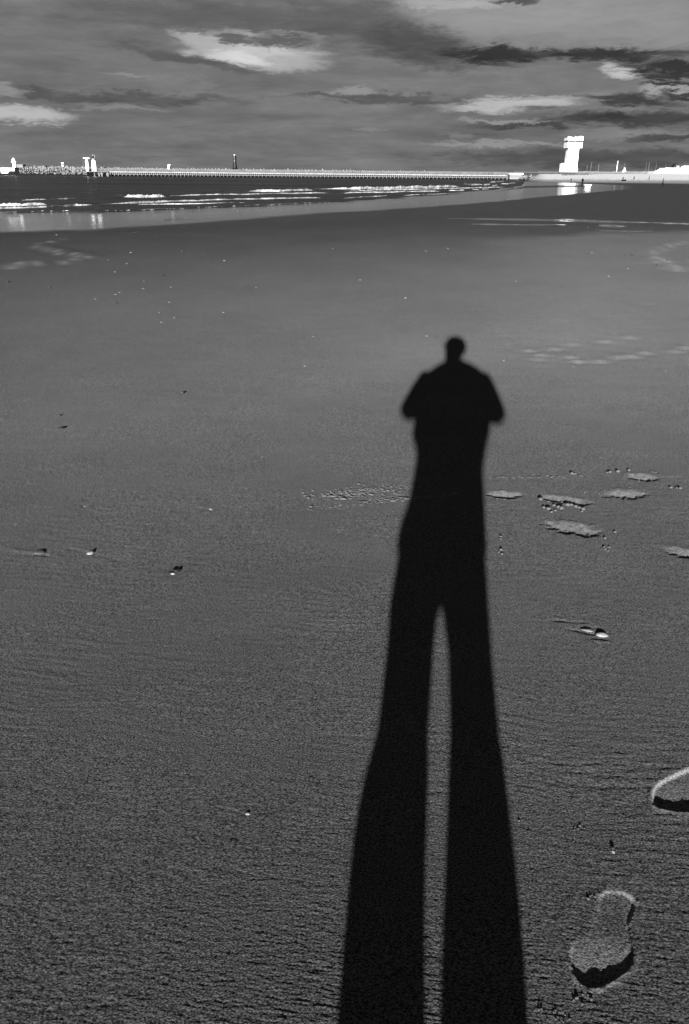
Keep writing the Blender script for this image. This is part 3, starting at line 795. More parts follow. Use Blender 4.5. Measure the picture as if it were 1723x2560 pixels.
# dark beacon tower behind the jetty
D = BD - 6
c = at(588, 424, D); z0, z1 = c.z - .3, Z(586, 386.5, D); h = z1 - z0
dt = thing('dark_beacon_tower', 'tall black flared beacon tower standing behind the middle of the jetty', 'beacon', (c.x, D, z0))
MB().lathe([(2.1, 0), (2.1, .5), (1.55, .55)], 16).build('plinth', M['black'], dt)
MB().lathe([(1.8, .55), (1.5, h * .2), (1.15, h * .42), (1.08, h * .96)], 16).build('shaft', M['black'], dt, True)
MB().lathe([(.6, h * .962), (.55, h * .985), (.2, h)], 12).build('top_lamp', M['white'], dt, True)
for k, fz in enumerate((.88, .80, .72, .64, .56)):
    MB().box(-.45 + .08 * (k % 2), .25 + .1 * (k % 2), -1.30, -.95, h * fz - (.18 if k < 3 else .35), h * fz + .18).build('lamp', M['concrete'], dt)
D = JA.y + 16
wb = thing('mooring_post', 'small white cranked post on the rocks between lighthouse and black beacon', 'post', (at(422, 421, D).x, D, Z(422, 421, D) - .5))
MB().lathe([(.7, 0), (.5, 1.4), (.75, 2.4)], 10).build('post', M['white'], wb); MB().box(-.3, 1.2, -.3, .3, 2.404, 3.0).build('arm', M['white'], wb)

# ------------------------------------------------------------------ right shore: jetty root, sea wall, tower, buildings, boats
rootm = MB()
a = JB; D = JB.y
z_top = Z(1290, 433, D)
root = thing('jetty_root', 'white sloping concrete root where the jetty meets the shore', 'ramp', (JB.x, JB.y, 0), jang)
MB().box(.3, 9.5, -.5, 7, z_top - .7, z_top).build('slab', M['white'], root)
b0 = len(rootm.v)
rootm.v += [(.3, -1.0, -1), (5.0, -1.0, -1), (9.5, -.6, z_top - .71), (.3, -.6, z_top - .71), (.3, 7, -1), (5, 7, -1), (9.5, 7, z_top - .71), (.3, 7, z_top - .71)]
rootm.f += [(0, 1, 2, 3), (7, 6, 5, 4), (1, 5, 6, 2), (0, 4, 5, 1), (3, 2, 6, 7), (0, 3, 7, 4)]
rootm.build('wedge', M['concrete'], root)
MB().box(0.2, 15, -1.6, 8, -1.2, .55).build('shade_block', M['algae_shade'], root)  # dark block painted in for the shadow below the root
for i in range(26):
    o = obj('boulder', random.choice(bms), None, root, loc=(7 + random.uniform(0, 11), -1.5 + random.uniform(0, 3), .4 + random.uniform(0, 2.6)))
    o.scale = (1.0, .8, .6); o.rotation_euler = (random.random() * 6, random.random() * 6, 0)

sw = thing('sea_wall', 'long low pale sea wall along the top of the far beach', 'wall', (0, 0, 0))
pts = [(1285, 590), (1345, 640), (1440, 700), (1560, 720), (1640, 725)]
for i in range(len(pts) - 1):
    (pa, da), (pb, db) = pts[i], pts[i + 1]
    a, b = at(pa, 435.5, da), at(pb, 434.8 + .5, db)
    za, zb2 = at(pa, 429.8, da).z, at(pb, 430.6, db).z
    v = MB(); v.v = [(a.x, a.y, a.z - 3), (b.x, b.y, b.z - 3), (b.x, b.y, zb2), (a.x, a.y, za), (a.x, a.y + 6, a.z - 3), (b.x, b.y + 6, b.z - 3), (b.x, b.y + 6, zb2), (a.x, a.y + 6, za)]
    v.f = [(0, 1, 2, 3), (3, 2, 6, 7), (7, 6, 5, 4), (0, 3, 7, 4), (1, 5, 6, 2)]
    v.build('wall_panel', M['parapet'], sw)
    v = MB(); v.v = [(a.x, a.y - .4, za - .5), (b.x, b.y - .4, zb2 - .5), (b.x, b.y - .4, zb2 + .3), (a.x, a.y - .4, za + .3), (a.x, a.y + 2, za - .5), (b.x, b.y + 2, zb2 - .5), (b.x, b.y + 2, zb2 + .3), (a.x, a.y + 2, za + .3)]
    v.f = [(0, 1, 2, 3), (3, 2, 6, 7), (0, 4, 5, 1)]
    v.build('coping', M['concrete'], sw)
rv = tag(obj('stone_revetment', bpy.data.meshes.new('stone_revetment'), M['parapet']), 'grey band of rubble and scrub below the white tower on the upper beach', 'revetment', kind='stuff')
rvm = MB()
for i in range(420):
    u = random.random(); pxx = 1405 + 130 * u; tt = random.random(); D = 545 + 60 * tt + 20 * u
    p = at(pxx, 440, D); zz = 4.2 * float(sstep(440, 640, math.hypot(p.x, D)))
    if u > .5 and random.random() < .55: continue
    s = random.uniform(.3, .8); b0 = len(rvm.v)
    for vtx in bms[i % 8].vertices: rvm.v.append((p.x + vtx.co.x * s * 1.4, D + vtx.co.y * s, zz + vtx.co.z * s * .8))
    for f in bms[i % 8].polygons: rvm.f.append(tuple(b0 + q for q in f.vertices))
rv.data.from_pydata(rvm.v, [], rvm.f)

# control tower
D = 800
tz0 = Z(1427, 434, D); tx = at(1427.5, 408, D).x; mpx = (at(1440, 408, D).x - at(1430, 408, D).x) / 10


def TZ(py): return Z(1430, py, D) - tz0


ct = thing('control_tower', 'tall white harbour control tower with overhanging top and stepped base', 'tower', (tx, D, tz0))
sw_ = 13 * mpx
MB().box(-sw_, sw_, -sw_, sw_, 0, TZ(390.5)).build('lower_shaft', M['white'], ct)
MB().box(-sw_ - .15, sw_ + .15, -sw_ - .15, sw_ + .15, TZ(390.5) + .003, TZ(389.5)).build('ledge', M['white'], ct)
MB().box(-sw_ * .97, sw_ * .97, -sw_ * .97, sw_ * .97, TZ(389.5) + .003, TZ(370.2)).build('upper_shaft', M['white'], ct)
hx = 18.6 * mpx
v = MB(); n0 = TZ(370.2) + .003
MB().box(-hx * .97, hx * .97, -hx, hx, n0, TZ(356.1)).build('cabin', M['white'], ct)
MB().box(-hx * .85, hx * .85, -hx * .86, hx * .86, TZ(356.1) + .003, TZ(351.7)).build('window_band', M['glass'], ct)
for xx in (-.98, -.06, .86): MB().box(hx * xx, hx * (xx + .12), -hx * .93, -hx * .80, TZ(356.1) + .004, TZ(351.7) - .002).build('mullion', M['parapet'], ct)
MB().box(-hx, hx, -hx * 1.02, hx, TZ(351.7) + .003, TZ(344.6)).build('roof_slab', M['white'], ct)
for (x0, x1, zt_) in ((-.98, -.86, 342), (-.8, -.7, 342.4), (-.55, -.45, 343), (-.05, .05, 342.0), (.4, .98, 341.4), (.2, .26, 343)): MB().box(hx * x0, hx * x1, -hx * .9, -hx * .5, TZ(344.6) + .003, TZ(zt_)).build('roof_parapet', M['white'], ct)
MB().lathe([(.15, TZ(341.2)), (.05, TZ(337.5))], 6).build('aerial', M['grey'], ct, loc=(hx * .1, 0, 0))
lx = -sw_ - 17.5 * mpx
MB().box(-sw_ - 12 * mpx, -sw_ - .01, -sw_ * .9, sw_ * .8, 0, TZ(408.6)).build('annex_upper', M['white'], ct)
MB().box(-sw_ - 16.5 * mpx, sw_ * .99, -sw_ * 1.25, -sw_ * .91, TZ(420) + .01, TZ(414)).build('annex_gallery', M['white'], ct)
MB().box(lx, sw_ * 1.0, -sw_ * 1.6, -sw_ * .92, 0, TZ(420.6)).build('annex_lower', M['white'], ct)
for k, (x0, x1, py) in enumerate(((-.95, -.7, 411.8), (.6, .95, 410), (.2, .35, 420.2), (-.2, 0, 400), (.1, .3, 382), (-1.9, -1.2, 420.4), (-1.9, -1.2, 427.5))):
    yy = -sw_ * 1.005 if py < 413 else -sw_ * 1.605
    MB().box(sw_ * x0, sw_ * x1, yy - .05, yy, TZ(py + .5), TZ(py - .4)).build('window', M['parapet'], ct)

# white promenade building, far right, and the dark hut on it
D = 655
zb_ = Z(1690, 432, D) - 1.5
pb = thing('promenade_building', 'low stepped white building at the right edge above the beach', 'building', (0, 0, 0))
steps = [(1637, 1655, 428.3), (1655, 1660, 426), (1660, 1664, 423), (1664, 1709, 420), (1709, 1900, 415)]
for i, (p0, p1, py) in enumerate(steps):
    a, b = at(p0, 425, D), at(p1, 425, D)
    MB().box(a.x + .01, b.x - .01, D + i * .3, D + 14, zb_, Z((p0 + min(p1, 1723)) / 2, py, D)).build('terrace_block', M['white'], pb)
a = at(1708, 422, D); b = at(1730, 422, D)
MB().box(a.x + 6, a.x + 9, D - .5, D + .9, zb_, zb_ + 2.4).build('doorway', M['grey'], pb)
D2 = D + 6
c = at(1694, 420, D2); k_ = (at(1710, 418, D2).x - at(1700, 418, D2).x) / 10; z0 = Z(1694, 420.3, D2)
dh = thing('dark_hut', 'dark humped hut with one white panel on the white terrace', 'hut', (c.x, D2, z0))
prof = [(-13.5, 0), (-11, 3), (-8, 7), (-6, 9.6), (-3, 11.2), (-1, 10.0), (1, 11.8), (3, 10), (5.5, 7), (9, 5.6), (12, 4.8), (14.5, 1.5), (14.5, 0)]
v = MB(); pts2 = [(x * k_, z * k_ * .92) for x, z in prof]
v.rings([[(x, y0, z) for x, z in pts2] for y0 in (0, 5)]); v.build('roof', M['black'], dh)
MB().box(-3.5 * k_, 4 * k_, -.15, -.004, 1.2 * k_, 5.6 * k_).build('panel', M['beam'], dh)


def sailboat(px, ytop, D, bright, label):
    p = at(px, 432.5, D); b = thing('sailboat', label, 'sailboat', (p.x, D, p.z - 1.2), group='sailing boats moored behind the sea wall')
    h = Z(px, ytop, D) - p.z + 1.2
    v = MB(); sec = []
    for (x, w_, zk) in ((-4.5, .7, .3), (-2.5, 1.3, .05), (0, 1.5, 0), (2.5, 1.2, .1), (4.6, .1, .6)):
        sec.append([(x, -w_, 1.3), (x, -w_ * .75, .5), (x, 0, zk), (x, w_ * .75, .5), (x, w_, 1.3)])
    v.rings(sec).build('hull', M['white'], b)
    MB().lathe([(.16 * bright, 1.2), (.10 * bright, h)], 8).build('mast', M['concrete'] if bright < 1.6 else M['white'], b, True)
    MB().tube([(0, 0, 2.4), (-3.6, 0, 2.5)], .1, 8).build('boom', M['concrete'], b)
    MB().box(-1.5, 1.5, -.8, .8, 1.303, 1.9, .3, .15).build('cabin', M['white'], b)


for (px, yt, br, w_) in ((1466.5, 412, .9, 'nearest the control tower, short grey mast'), (1476, 405, 1.1, 'second from the control tower, tall grey mast'), (1495, 409, 1.0, 'third from the control tower, slim grey mast'), (1541, 402, 2.0, 'with the brightest and tallest white mast'),
                      (1558, 407, .9, 'just right of the brightest mast'), (1613, 404, .6, 'faint, left of a close pair of masts'), (1620, 404, .9, 'right of a close pair of masts'), (1638, 406, .6, 'with a faint mast above the white building end'), (1662, 408, .4, 'with the faintest mast, behind the white terrace')):
    sailboat(px, yt, 770, br, 'moored sailing boat ' + w_)
sb = tag(MB().rings([[(x, -s_, 0), (x, s_, 0), (x, s_ * .3, z_), (x, -s_ * .3, z_)] for x, s_, z_ in ((-2, .2, .5), (-1, .8, 2.0), (.4, .8, 4.6), (1.6, .6, 1.6), (2.2, .2, .5))]).build('furled_sail_tent', M['white'], loc=at(1559.5, 433, 735)), 'small white peaked tent on the sea wall below a mast', 'tent')

# ------------------------------------------------------------------ people


def figure_parts(stride=.16, lean=0.0, arms='down', bulk=1.0):
    b = MB()
    b.oval([(1.44, -.10, .10, lean * .9, .07), (1.40, -.20 * bulk, .20 * bulk, lean * .85, .10), (1.25, -.20 * bulk, .20 * bulk, lean * .7, .12 * bulk), (1.05, -.165 * bulk, .165 * bulk, lean * .4, .11 * bulk), (.86, -.185 * bulk, .185 * bulk, 0, .125 * bulk)][::-1], 16)
    for sx, st in ((-1, stride), (1, -stride)):
        b.tube([(sx * .09, 0, .92), (sx * .10, st * .45, .50), (sx * .10, st * .9, .07)], [.095 * bulk, .07 * bulk, .05], 10)
        b.tube([(sx * .10, st * .9 - .05, .045), (sx * .10, st * .9 + .19, .035)], [.048, .035], 8)
        if arms == 'down': pts = [(sx * .21, lean, 1.38), (sx * .27, -.02 + lean - st * .3, 1.10), (sx * .27, .10 + lean - st * .7, .84)]
        else: pts = [(sx * .21, lean, 1.38), (sx * .30, .02 + lean, 1.12), (sx * .10, .22 + lean, 1.10)]
        b.tube(pts, [.065 * bulk, .05 * bulk, .038], 9)
        b.ell((pts[-1][0], pts[-1][1], pts[-1][2] - .06), (.04, .045, .08), 8, 5)
    b.tube([(0, lean * .9, 1.40), (0, lean * 1.05 + .01, 1.55)], [.065, .055], 9)
    b.ell((0, lean * 1.1 + .02, 1.63), (.078, .098, .118), 14, 9)
    b.ell((0, lean * 1.1 + .12, 1.61), (.016, .022, .022), 6, 5)
    return b


def paint_figure(me, top=1.0):
    for mt_ in (M['dark'], M['dark'], M['skin']): me.materials.append(mt_)
    idx = [0] * len(me.polygons)
    for p in me.polygons:
        c = p.center
        idx[p.index] = 2 if (c.z > 1.52 and c.y > .0 and c.z < 1.69) else 0
    me.polygons.foreach_set('material_index', idx)
    return me


def hair_for(o, z=1.65, y=.0, s=1.0):
    b = MB(); b.ell((0, y, z + .02), (.088 * s, .10 * s, .10 * s), 12, 7); b.build('hair', M['black'], o, True)


fig_walk = paint_figure(voxel(figure_parts(.17, .03, 'down', 1.05), .018, 2)); fig_walk.name = 'walker'
fig_stand = paint_figure(voxel(figure_parts(.03, .0, 'front', 1.1), .018, 2)); fig_stand.name = 'stander'


def person(px, py_feet, D, me, label, rz=0.0, s=1.0, z=None, group=None):
    if D is None:
        g_ = gnd(px, py_feet, 0); loc = (g_.x, g_.y, 0)
    else:
        p = at(px, py_feet, D); loc = (p.x, p.y, p.z if z is None else z)
    o = obj('person', me, None, loc=loc); o.rotation_euler = (0, 0, rz); o.scale = (s, s, s)
    tag(o, label, 'person', group); hair_for(o); return o


pA = person(1656, 466, None, fig_walk, 'person in dark clothes with a pale bag walking across the dark sand, right edge', R(60), 1.0)
sc_ = MB().tube([(-.02, -.18, 1.34), (-.16, -.16, 1.10), (-.24, -.12, .98)], [.05, .06, .10], 10).build('shoulder_bag', M['concrete'], loc=pA.location)
sc_.rotation_euler = (0, 0, R(0)); tag(sc_, 'pale bag slung on the walker at the right edge', 'bag')
pB = person(1455, 465, None, fig_stand, 'person in black standing on wet sand beside the white crate', R(200), 1.0)
pC = person(1427.5, 456, None, fig_walk, 'person in black at the water edge below the white tower', R(100), .97)
for (px, py, D, lab, rz, s) in ((1623, 447.2, 470, 'distant person walking on the pale upper beach, middle of the far right group', 70, 1.25), (1585, 448.5, 470, 'distant hazy person standing on the pale upper beach', 20, 1.25), (1557.5, 449, 450, 'distant person standing beside a dark bundle on the upper beach', -30, 1.2)):
    p = at(px, py, D); zz = max(0, p.z); zz = float(beach_height(np.array([p.x]), np.array([D * 1.0]))[0][0])
    person(px, py, D, fig_walk if rz > 0 else fig_stand, lab, R(rz), s, zz)
p = at(1560, 449, 448); bun = MB().ell((0, 0, .35), (1.5, .5, .4), 12, 6).ell((.8, 0, .55), (.5, .4, .35), 10, 5)
tag(obj('dark_bundle', voxel(bun, .08, 1), M['dark'], loc=(p.x, 448, float(beach_height(np.array([p.x]), np.array([448.0]))[0][0]))), 'dark bundle lying at the feet of a distant beach walker', 'bundle')
for i, (px, lab, s) in enumerate(((1011, 'leftmost dark stroller on the jetty behind the railing', 1.15), (1031, 'second stroller from the left on the jetty', 1.15), (1205, 'stroller of a pair on the jetty, left one', 1.1), (1210, 'stroller of a pair on the jetty, right one', 1.1), (1222, 'stroller on the jetty left of the tallest dark walker', 1.15), (1231.5, 'tallest dark walker on the jetty near the shore', 1.3))):
    D = JA.y + (JB.y - JA.y) * (px - 238) / 1034 + 2.2
    person(px, 430, D, fig_walk, lab, R(90 if i % 2 else -90), s, 3.0)
# white crate on wet sand
g_ = gnd(1468.5, 471.5)
cr = thing('white_crate', 'white crate with overhanging lid standing on wet sand near a person', 'crate', (g_.x, g_.y, 0))
s_ = g_.y / 2099
MB().box(-5.5 * s_, 5.5 * s_, -.3, .4, .12, .46).build('body', M['white'], cr); MB().box(-8 * s_, 8 * s_, -.36, .46, .464, .62).build('lid', M['white'], cr)
for sx in (-1, 1):
    for yy in (-.22, .30): MB().box(sx * 4 * s_ - .06, sx * 4 * s_ + .06, yy, yy + .1, -.01, .118).build('foot', M['white'], cr)

# the photographer, behind the camera, whose shadow lies on the sand
PB = (0.0145, -0.30, 0.0)
ph_ = MB()
PX, PY = -.054, .275     # phone, in the person's own axes
hands = [(PX - .060, PY - .03, 1.395), (PX + .060, PY - .03, 1.395)]
el_ = [(-.315, .06, 1.155), (.315, .06, 1.155)]
shd = [(-.20, -.02, 1.385), (.225, -.02, 1.395)]
ph_.oval([(.95, -.15, .14, -.02, .10), (1.10, -.15, .15, -.02, .10), (1.30, -.17, .18, -.02, .11), (1.42, -.15, .16, -.02, .08), (1.46, -.08, .09, -.02, .06)], 18)
ph_.tube([(.01, -.02, 1.42), (.012, .0, 1.55)], [.064, .058], 12)
ph_.ell((.012, .02, 1.635), (.078, .097, .108), 20, 14)
ph_.ell((.012, .045, 1.575), (.055, .065, .05), 14, 9)
ph_.tube([(.012, .105, 1.655), (.012, .128, 1.617)], [.010, .016], 8)
for sx in (-1, 1):
    ph_.ell((.012 + sx * .081, .015, 1.63), (.010, .022, .032), 8, 7); ph_.ell((.012 + sx * .033, .10, 1.662), (.022, .014, .008), 8, 5)
ph_.ell((.012, .106, 1.588), (.026, .012, .008), 8, 5)
for i, sx in enumerate((-1, 1)):
    H_, E_, S_ = hands[i], el_[i], shd[i]
    ph_.tube([S_, E_], [.055, .045], 10); ph_.tube([E_, (H_[0] + sx * .02, H_[1] - .05, H_[2] - .06)], [.045, .028], 10)
    ph_.ell((H_[0] + sx * .006, H_[1] - .012, H_[2] - .015), (.020, .040, .044), 12, 8)
    for k in range(4):
        z = H_[2] + .030 - k * .021; ln = (.070, .078, .074, .060)[k]
        ph_.tube([(H_[0] + sx * .008, H_[1] + .010, z - .01), (H_[0] + sx * .006, H_[1] + .032, z), (H_[0] - sx * .014, H_[1] + .044, z + .002), (H_[0] - sx * (ln - .040), H_[1] + .045, z + .003)], [.0095, .0088, .008, .0068], 8)
    ph_.tube([(H_[0] + sx * .004, H_[1] - .03, H_[2] + .0), (H_[0] - sx * .012, H_[1] - .012, H_[2] + .03), (H_[0] - sx * .022, H_[1] + .005, H_[2] + .052)], [.013, .011, .0085], 8)
    lx_ = -.12 if sx < 0 else .095
    ph_.tube([(lx_, -.02, 1.0), (lx_, 0, .52), (lx_, -.02, .08)], [.085, .055, .045], 10)
    ph_.tube([(lx_, -.06, .05), (lx_, .16, .04)], [.045, .035], 8)
body = obj('person', voxel(ph_, .0055, 1), M['skin'], loc=PB); body.rotation_euler = (0, 0, -SUN_AZ)
tag(body, 'person in a bulky dark jacket and boots whose long shadow lies on the sand', 'person')
jk = MB()
jk.oval([(.70, -.238, .176, -.02, .15), (.76, -.236, .178, -.02, .15), (.82, -.212, .182, -.02, .15), (.92, -.208, .186, -.02, .15), (.98, -.212, .206, -.02, .155), (1.045, -.262, .238, -.02, .15), (1.10, -.262, .262, -.02, .15), (1.20, -.27, .285, -.02, .15), (1.32, -.255, .285, -.02, .145), (1.40, -.24, .275, -.025, .12), (1.45, -.185, .235, -.025, .10), (1.485, -.125, .170, -.02, .085), (1.515, -.068, .095, -.02, .07)], 26)
for i, sx in enumerate((-1, 1)):
    H_, E_, S_ = hands[i], el_[i], shd[i]
    jk.tube([(S_[0], S_[1], S_[2] - .01), ((S_[0] + E_[0]) / 2, (S_[1] + E_[1]) / 2, (S_[2] + E_[2]) / 2), (E_[0], E_[1], E_[2] - .01)], [.088, .084, .074], 14)
    jk.tube([(E_[0] - sx * -.01, E_[1] - .02, E_[2] - .015), E_, (H_[0] + sx * .035, H_[1] - .07, H_[2] - .085)], [.066, .074, .048], 14)
obj('jacket', voxel(jk, .011, 7), mat('jacket_cloth', .02, .9, .1, .3, 12, .004, 60), body)
tr = MB()
tr.oval([(.635, -.215, .168, -.02, .10), (.66, -.222, .166, -.02, .12), (.80, -.205, .17, -.02, .13), (.96, -.17, .16, -.02, .12)], 22)
tr.oval([(.34, -.190, -.048, -.02, .085), (.45, -.198, -.042, -.015, .085), (.54, -.208, -.040, -.01, .09), (.60, -.224, -.034, -.01, .10), (.70, -.222, -.01, -.01, .10)], 18)
tr.oval([(.34, .028, .170, -.02, .085), (.45, .022, .172, -.015, .085), (.54, .010, .165, -.01, .09), (.62, -.024, .166, -.01, .10), (.70, -.03, .166, -.01, .10)], 18)
obj('trousers', voxel(tr, .010, 2), mat('trouser_cloth', .03, .95, .05, .3, 20), body)
boots = [[(.0, -.165, -.065), (.10, -.168, -.052), (.20, -.182, -.020), (.266, -.191, -.014), (.30, -.202, -.022), (.335, -.213, -.029), (.37, -.220, -.032), (.405, -.216, -.034), (.43, -.205, -.038), (.455, -.198, -.042)],
         [(.0, .050, .150), (.10, .042, .160), (.20, .020, .182), (.266, .012, .187), (.31, .012, .191), (.355, .016, .190), (.39, .018, .185), (.43, .019, .179), (.455, .022, .172)]]
for rings_ in boots:
    bt = MB(); cx = (rings_[0][1] + rings_[0][2]) / 2
    bt.oval([(z_, a_, b_, -.025, .07 + .02 * min(1, z_ * 3)) for z_, a_, b_ in rings_], 20)
    bt.oval([(.0, cx - .052, cx + .052, .06, .16), (.03, cx - .054, cx + .054, .06, .165), (.075, cx - .045, cx + .045, .05, .14), (.10, cx - .03, cx + .03, .02, .08)], 20)
    obj('boot', voxel(bt, .009, 2), mat('rubber_boot', .015, .5, .3), body)
hr = MB(); hr.ell((.008, -.003, 1.645), (.113, .112, .113), 20, 12); hr.ell((.010, -.02, 1.56), (.072, .06, .05), 16, 8)
obj('hair', voxel(hr, .009, 1), mat('hair', .02, .7, .2, .4, 80), body)
eyes = [MB().ell((.012 + s * .033, .106, 1.645), (.011, .009, .009), 10, 7).build('eye', M['white'], body, True) for s in (-1, 1)]
phone = thing('smartphone', 'black smartphone held up in front of the shadow casting person', 'phone', (0, -.012, 1.485), 0)
phone.rotation_euler = (-PITCH, 0, 0)
MB().box(-.036, .036, -.008, -.0005, -.075, .075).build('case', M['black'], phone)
MB().box(-.033, .033, -.0088, -.0082, -.070, .070).build('screen', M['glass'], phone)

# ------------------------------------------------------------------ small things on the sand
M['shell'] = mat('white_shell', .11, .5, .3, .2, 60, coords='Object')
M['pebble'] = mat('dark_pebble', .012, .6, .3, .4, 50)
M['weed'] = mat('dark_seaweed', .006, .4, .4, .3, 60)
M['clump'] = mat('sand_clump', .060, 1.0, .02, .3, 150, .0015, 200)


def shell_mesh(seed, elong=1.5):
    """half shell: ribbed dome with a beak"""
    rr = random.Random(seed); v = MB(); n = 18; rings = []
    for j in range(6):
        t = j / 5; ring = []
        for i in range(n):
            a = 2 * math.pi * i / n; rad = math.sin(t * math.pi / 2) * (1 + .06 * math.cos(a * 7)) * (1 + .25 * math.cos(a))
            ring.append((elong * rad * math.cos(a) * .5, rad * math.sin(a) * .5, .34 * math.cos(t * math.pi / 2) * (1 + .2 * rr.uniform(-1, 1) * .2) - .02))
        rings.append(ring)
    rings[0] = [(p[0] * .01 - .15 * elong, p[1] * .01, .36) for p in rings[1]]
    v.rings(rings[::-1]); xs_ = [q[0] for q in v.v]; k_s = 1 / (max(xs_) - min(xs_)); v.v = [(q[0] * k_s, q[1] * k_s, q[2] * k_s) for q in v.v]; me = v.mesh('shell'); me.shade_smooth(); me.materials.append(M['shell']); return me


def pebble_mesh(seed, material):
    rr = random.Random(seed); bm = bmesh.new(); bmesh.ops.create_icosphere(bm, subdivisions=2, radius=.5)
    ph1 = [rr.uniform(0, 6) for _ in range(6)]
    for q in bm.verts:
        d = q.co; k = 1 + .16 * math.sin(d.x * 5 + ph1[0]) + .14 * math.sin(d.y * 6 + ph1[1]) + .12 * math.sin(d.z * 7 + ph1[2])
        q.co = Vector((d.x * k * 1.15, d.y * k, d.z * k * .75))
    me = bpy.data.meshes.new('pebble'); bm.to_mesh(me); bm.free(); me.materials.append(material); me.shade_smooth(); return me


shells = [shell_mesh(i, e) for i, e in enumerate((1.3, 1.5, 1.8))]
pebs = [pebble_mesh(i, M['pebble']) for i in range(4)]
clumps = [pebble_mesh(10 + i, M['clump']) for i in range(6)]


def ground_z(x, y): return float(beach_height(np.array([x]), np.array([y]))[0][0])


def lay(name, me, px, py, wpx, label, cat, group=None, rz=None, flat=1.0, tilt=(0, 0), sink=.1):
    g_ = gnd(px, py); z = ground_z(g_.x, g_.y)
    d = (Vector((g_.x, g_.y, 0)) - Vector((0, 0, EYE))).dot(fwd); w = wpx * d / F
    o = obj(name, me, None, loc=(g_.x, g_.y, z + w * (.5 * .75 * flat - sink) if me not in shells else z))
    o.scale = (w, w, w * flat); o.rotation_euler = (tilt[0], tilt[1], random.uniform(0, 6) if rz is None else rz)
    return tag(o, label, cat, group)


# larger, each its own
lay('shell', shells[2], 1501, 1591, 32, 'white oval shell in a scoured hollow right of the shadow', 'shell', rz=R(-12), tilt=(R(28), 0))
lay('shell_fragment', shells[1], 1471, 1579, 32, 'pale grey shell half buried left of the white oval shell', 'shell', rz=R(160), tilt=(R(18), 0), flat=.7).data = shell_mesh(9, 1.7)
lay('shell', shells[1], 223, 1384, 19, 'white shell with dark end on the left sand', 'shell', rz=R(25), tilt=(R(25), R(-10)))
lay('pebble', pebs[0], 231, 1380, 9, 'dark pebble touching the white shell on the left sand', 'pebble')
lay('sand_lump', clumps[1], 102, 1381, 24, 'low pale sand lump left of the white shell', 'sand lump', rz=R(-15), flat=.28)
lay('shell', shells[0], 618, 2034, 13, 'small white shell fragment with a thin drag tail, lower left sand', 'shell', rz=R(-10), tilt=(R(25), 0))
lay('pebble', pebs[1], 456, 985, 8, 'small dark pebble with a pale sand tail, upper left of the shadow', 'pebble')
lay('seaweed_scrap', pebs[2], 152, 1073, 14, 'dark seaweed scrap on the sand near the left edge', 'seaweed', flat=.6, rz=0)
lay('pebble', pebs[3], 149, 1041, 6, 'tiny dark pebble just above the seaweed scrap at left', 'pebble')
lay('shell', shells[0], 526, 1272, 12, 'small pale shell with a short scour tail, middle left sand', 'shell', tilt=(R(20), 0))
lay('shell', shells[1], 213, 1266, 10, 'small pale shell on the left sand above the low sand lump', 'shell', tilt=(R(20), 0))
lay('shell', shells[0], 1532, 2130, 11, 'white shell chip on dark sand between the two boot prints', 'shell', tilt=(R(30), 0))
lay('pebble', pebs[2], 1531, 2122, 9, 'dark pebble behind the white chip between the boot prints', 'pebble')
lay('shell', shells[2], 1067, 841, 8, 'white shell chip just left of the shadow head', 'shell', tilt=(R(25), 0))
lay('shell', shells[2], 1073, 997, 6, 'white shell chip inside the shadow chest', 'shell', tilt=(R(25), 0))
# mussel cluster
g_ = gnd(433, 1433); mz = ground_z(g_.x, g_.y)
ms = thing('mussel_cluster', 'open black mussel shells with a pale inside on the left sand', 'mussel', (g_.x, g_.y, mz), 0)
s_ = 2.9 / F
for (dx, dy, w_, rz, tl, mk) in ((-4, 6, 17, 20, 60, 'weed'), (9, 5, 20, 40, 55, 'weed'), (-9, 0, 14, -20, 30, 'weed'), (-1, -3, 13, 10, 35, 'shell'), (4, -1, 9, 60, 20, 'weed')):
    me = shell_mesh(int(w_), 1.8); me.materials.clear(); me.materials.append(M[mk])
    o = obj('valve', me, None, ms, loc=(dx * s_, dy * s_ * 2, .003)); o.scale = (w_ * s_, w_ * s_, w_ * s_ * .8); o.rotation_euler = (R(tl), 0, R(rz))

tiny = [(x * .3827, 580 + y * .3827) for x, y in ((853, 135), (708, 183), (828, 207), (750, 262), (940, 323), (938, 371), (757, 409), (782, 397), (622, 439), (1105, 460), (1116, 361), (1040, 528), (1138, 564), (1460, 529), (1464, 189), (372, 20), (1054, 593))]
tiny += [(784, 842), (762, 916), (656, 1143), (40, 1311), (832, 622), (900, 700), (640, 720), (1013, 745)]
for i, (x, y) in enumerate(tiny):
    lay('shell_chip', shells[i % 3], x, y, random.uniform(4.5, 7), 'tiny white shell chip scattered on the smooth sand left of the shadow', 'shell', 'white shell chips left of the shadow', tilt=(R(25), 0))
for i, (x, y) in enumerate([(1259, 903), (1522, 691), (1570, 672), (1674, 646), (1434, 917), (1290, 703), (1120, 622), (1065, 628), (1664, 927), (1480, 632)]):
    lay('shell_chip', shells[i % 3], x, y, random.uniform(4.0, 6), 'tiny white shell chip scattered on the smooth sand right of the shadow head', 'shell', 'white shell chips right of the shadow head', tilt=(R(25), 0))
for i, (x, y) in enumerate([(1060 * .3827, 689), (320 * .3827, 720), (55 * .3827, 706), (760 * .3827, 757), (1032 * .3827, 617), (1190 * .3827, 630), (1333 * .3827, 630)]):
    lay('pebble', pebs[i % 4], x, y, random.uniform(4, 6.5), 'tiny dark pebble on the smooth sand of the upper left', 'pebble', 'dark pebbles on the upper left sand')
for i, (x, y) in enumerate([(1562, 639), (1581, 638), (1642, 666), (1669, 654), (1470, 570)]):
    lay('pebble', pebs[i % 4], x, y, random.uniform(4, 5), 'tiny dark pebble on the sand of the upper right', 'pebble', 'dark pebbles on the upper right sand')
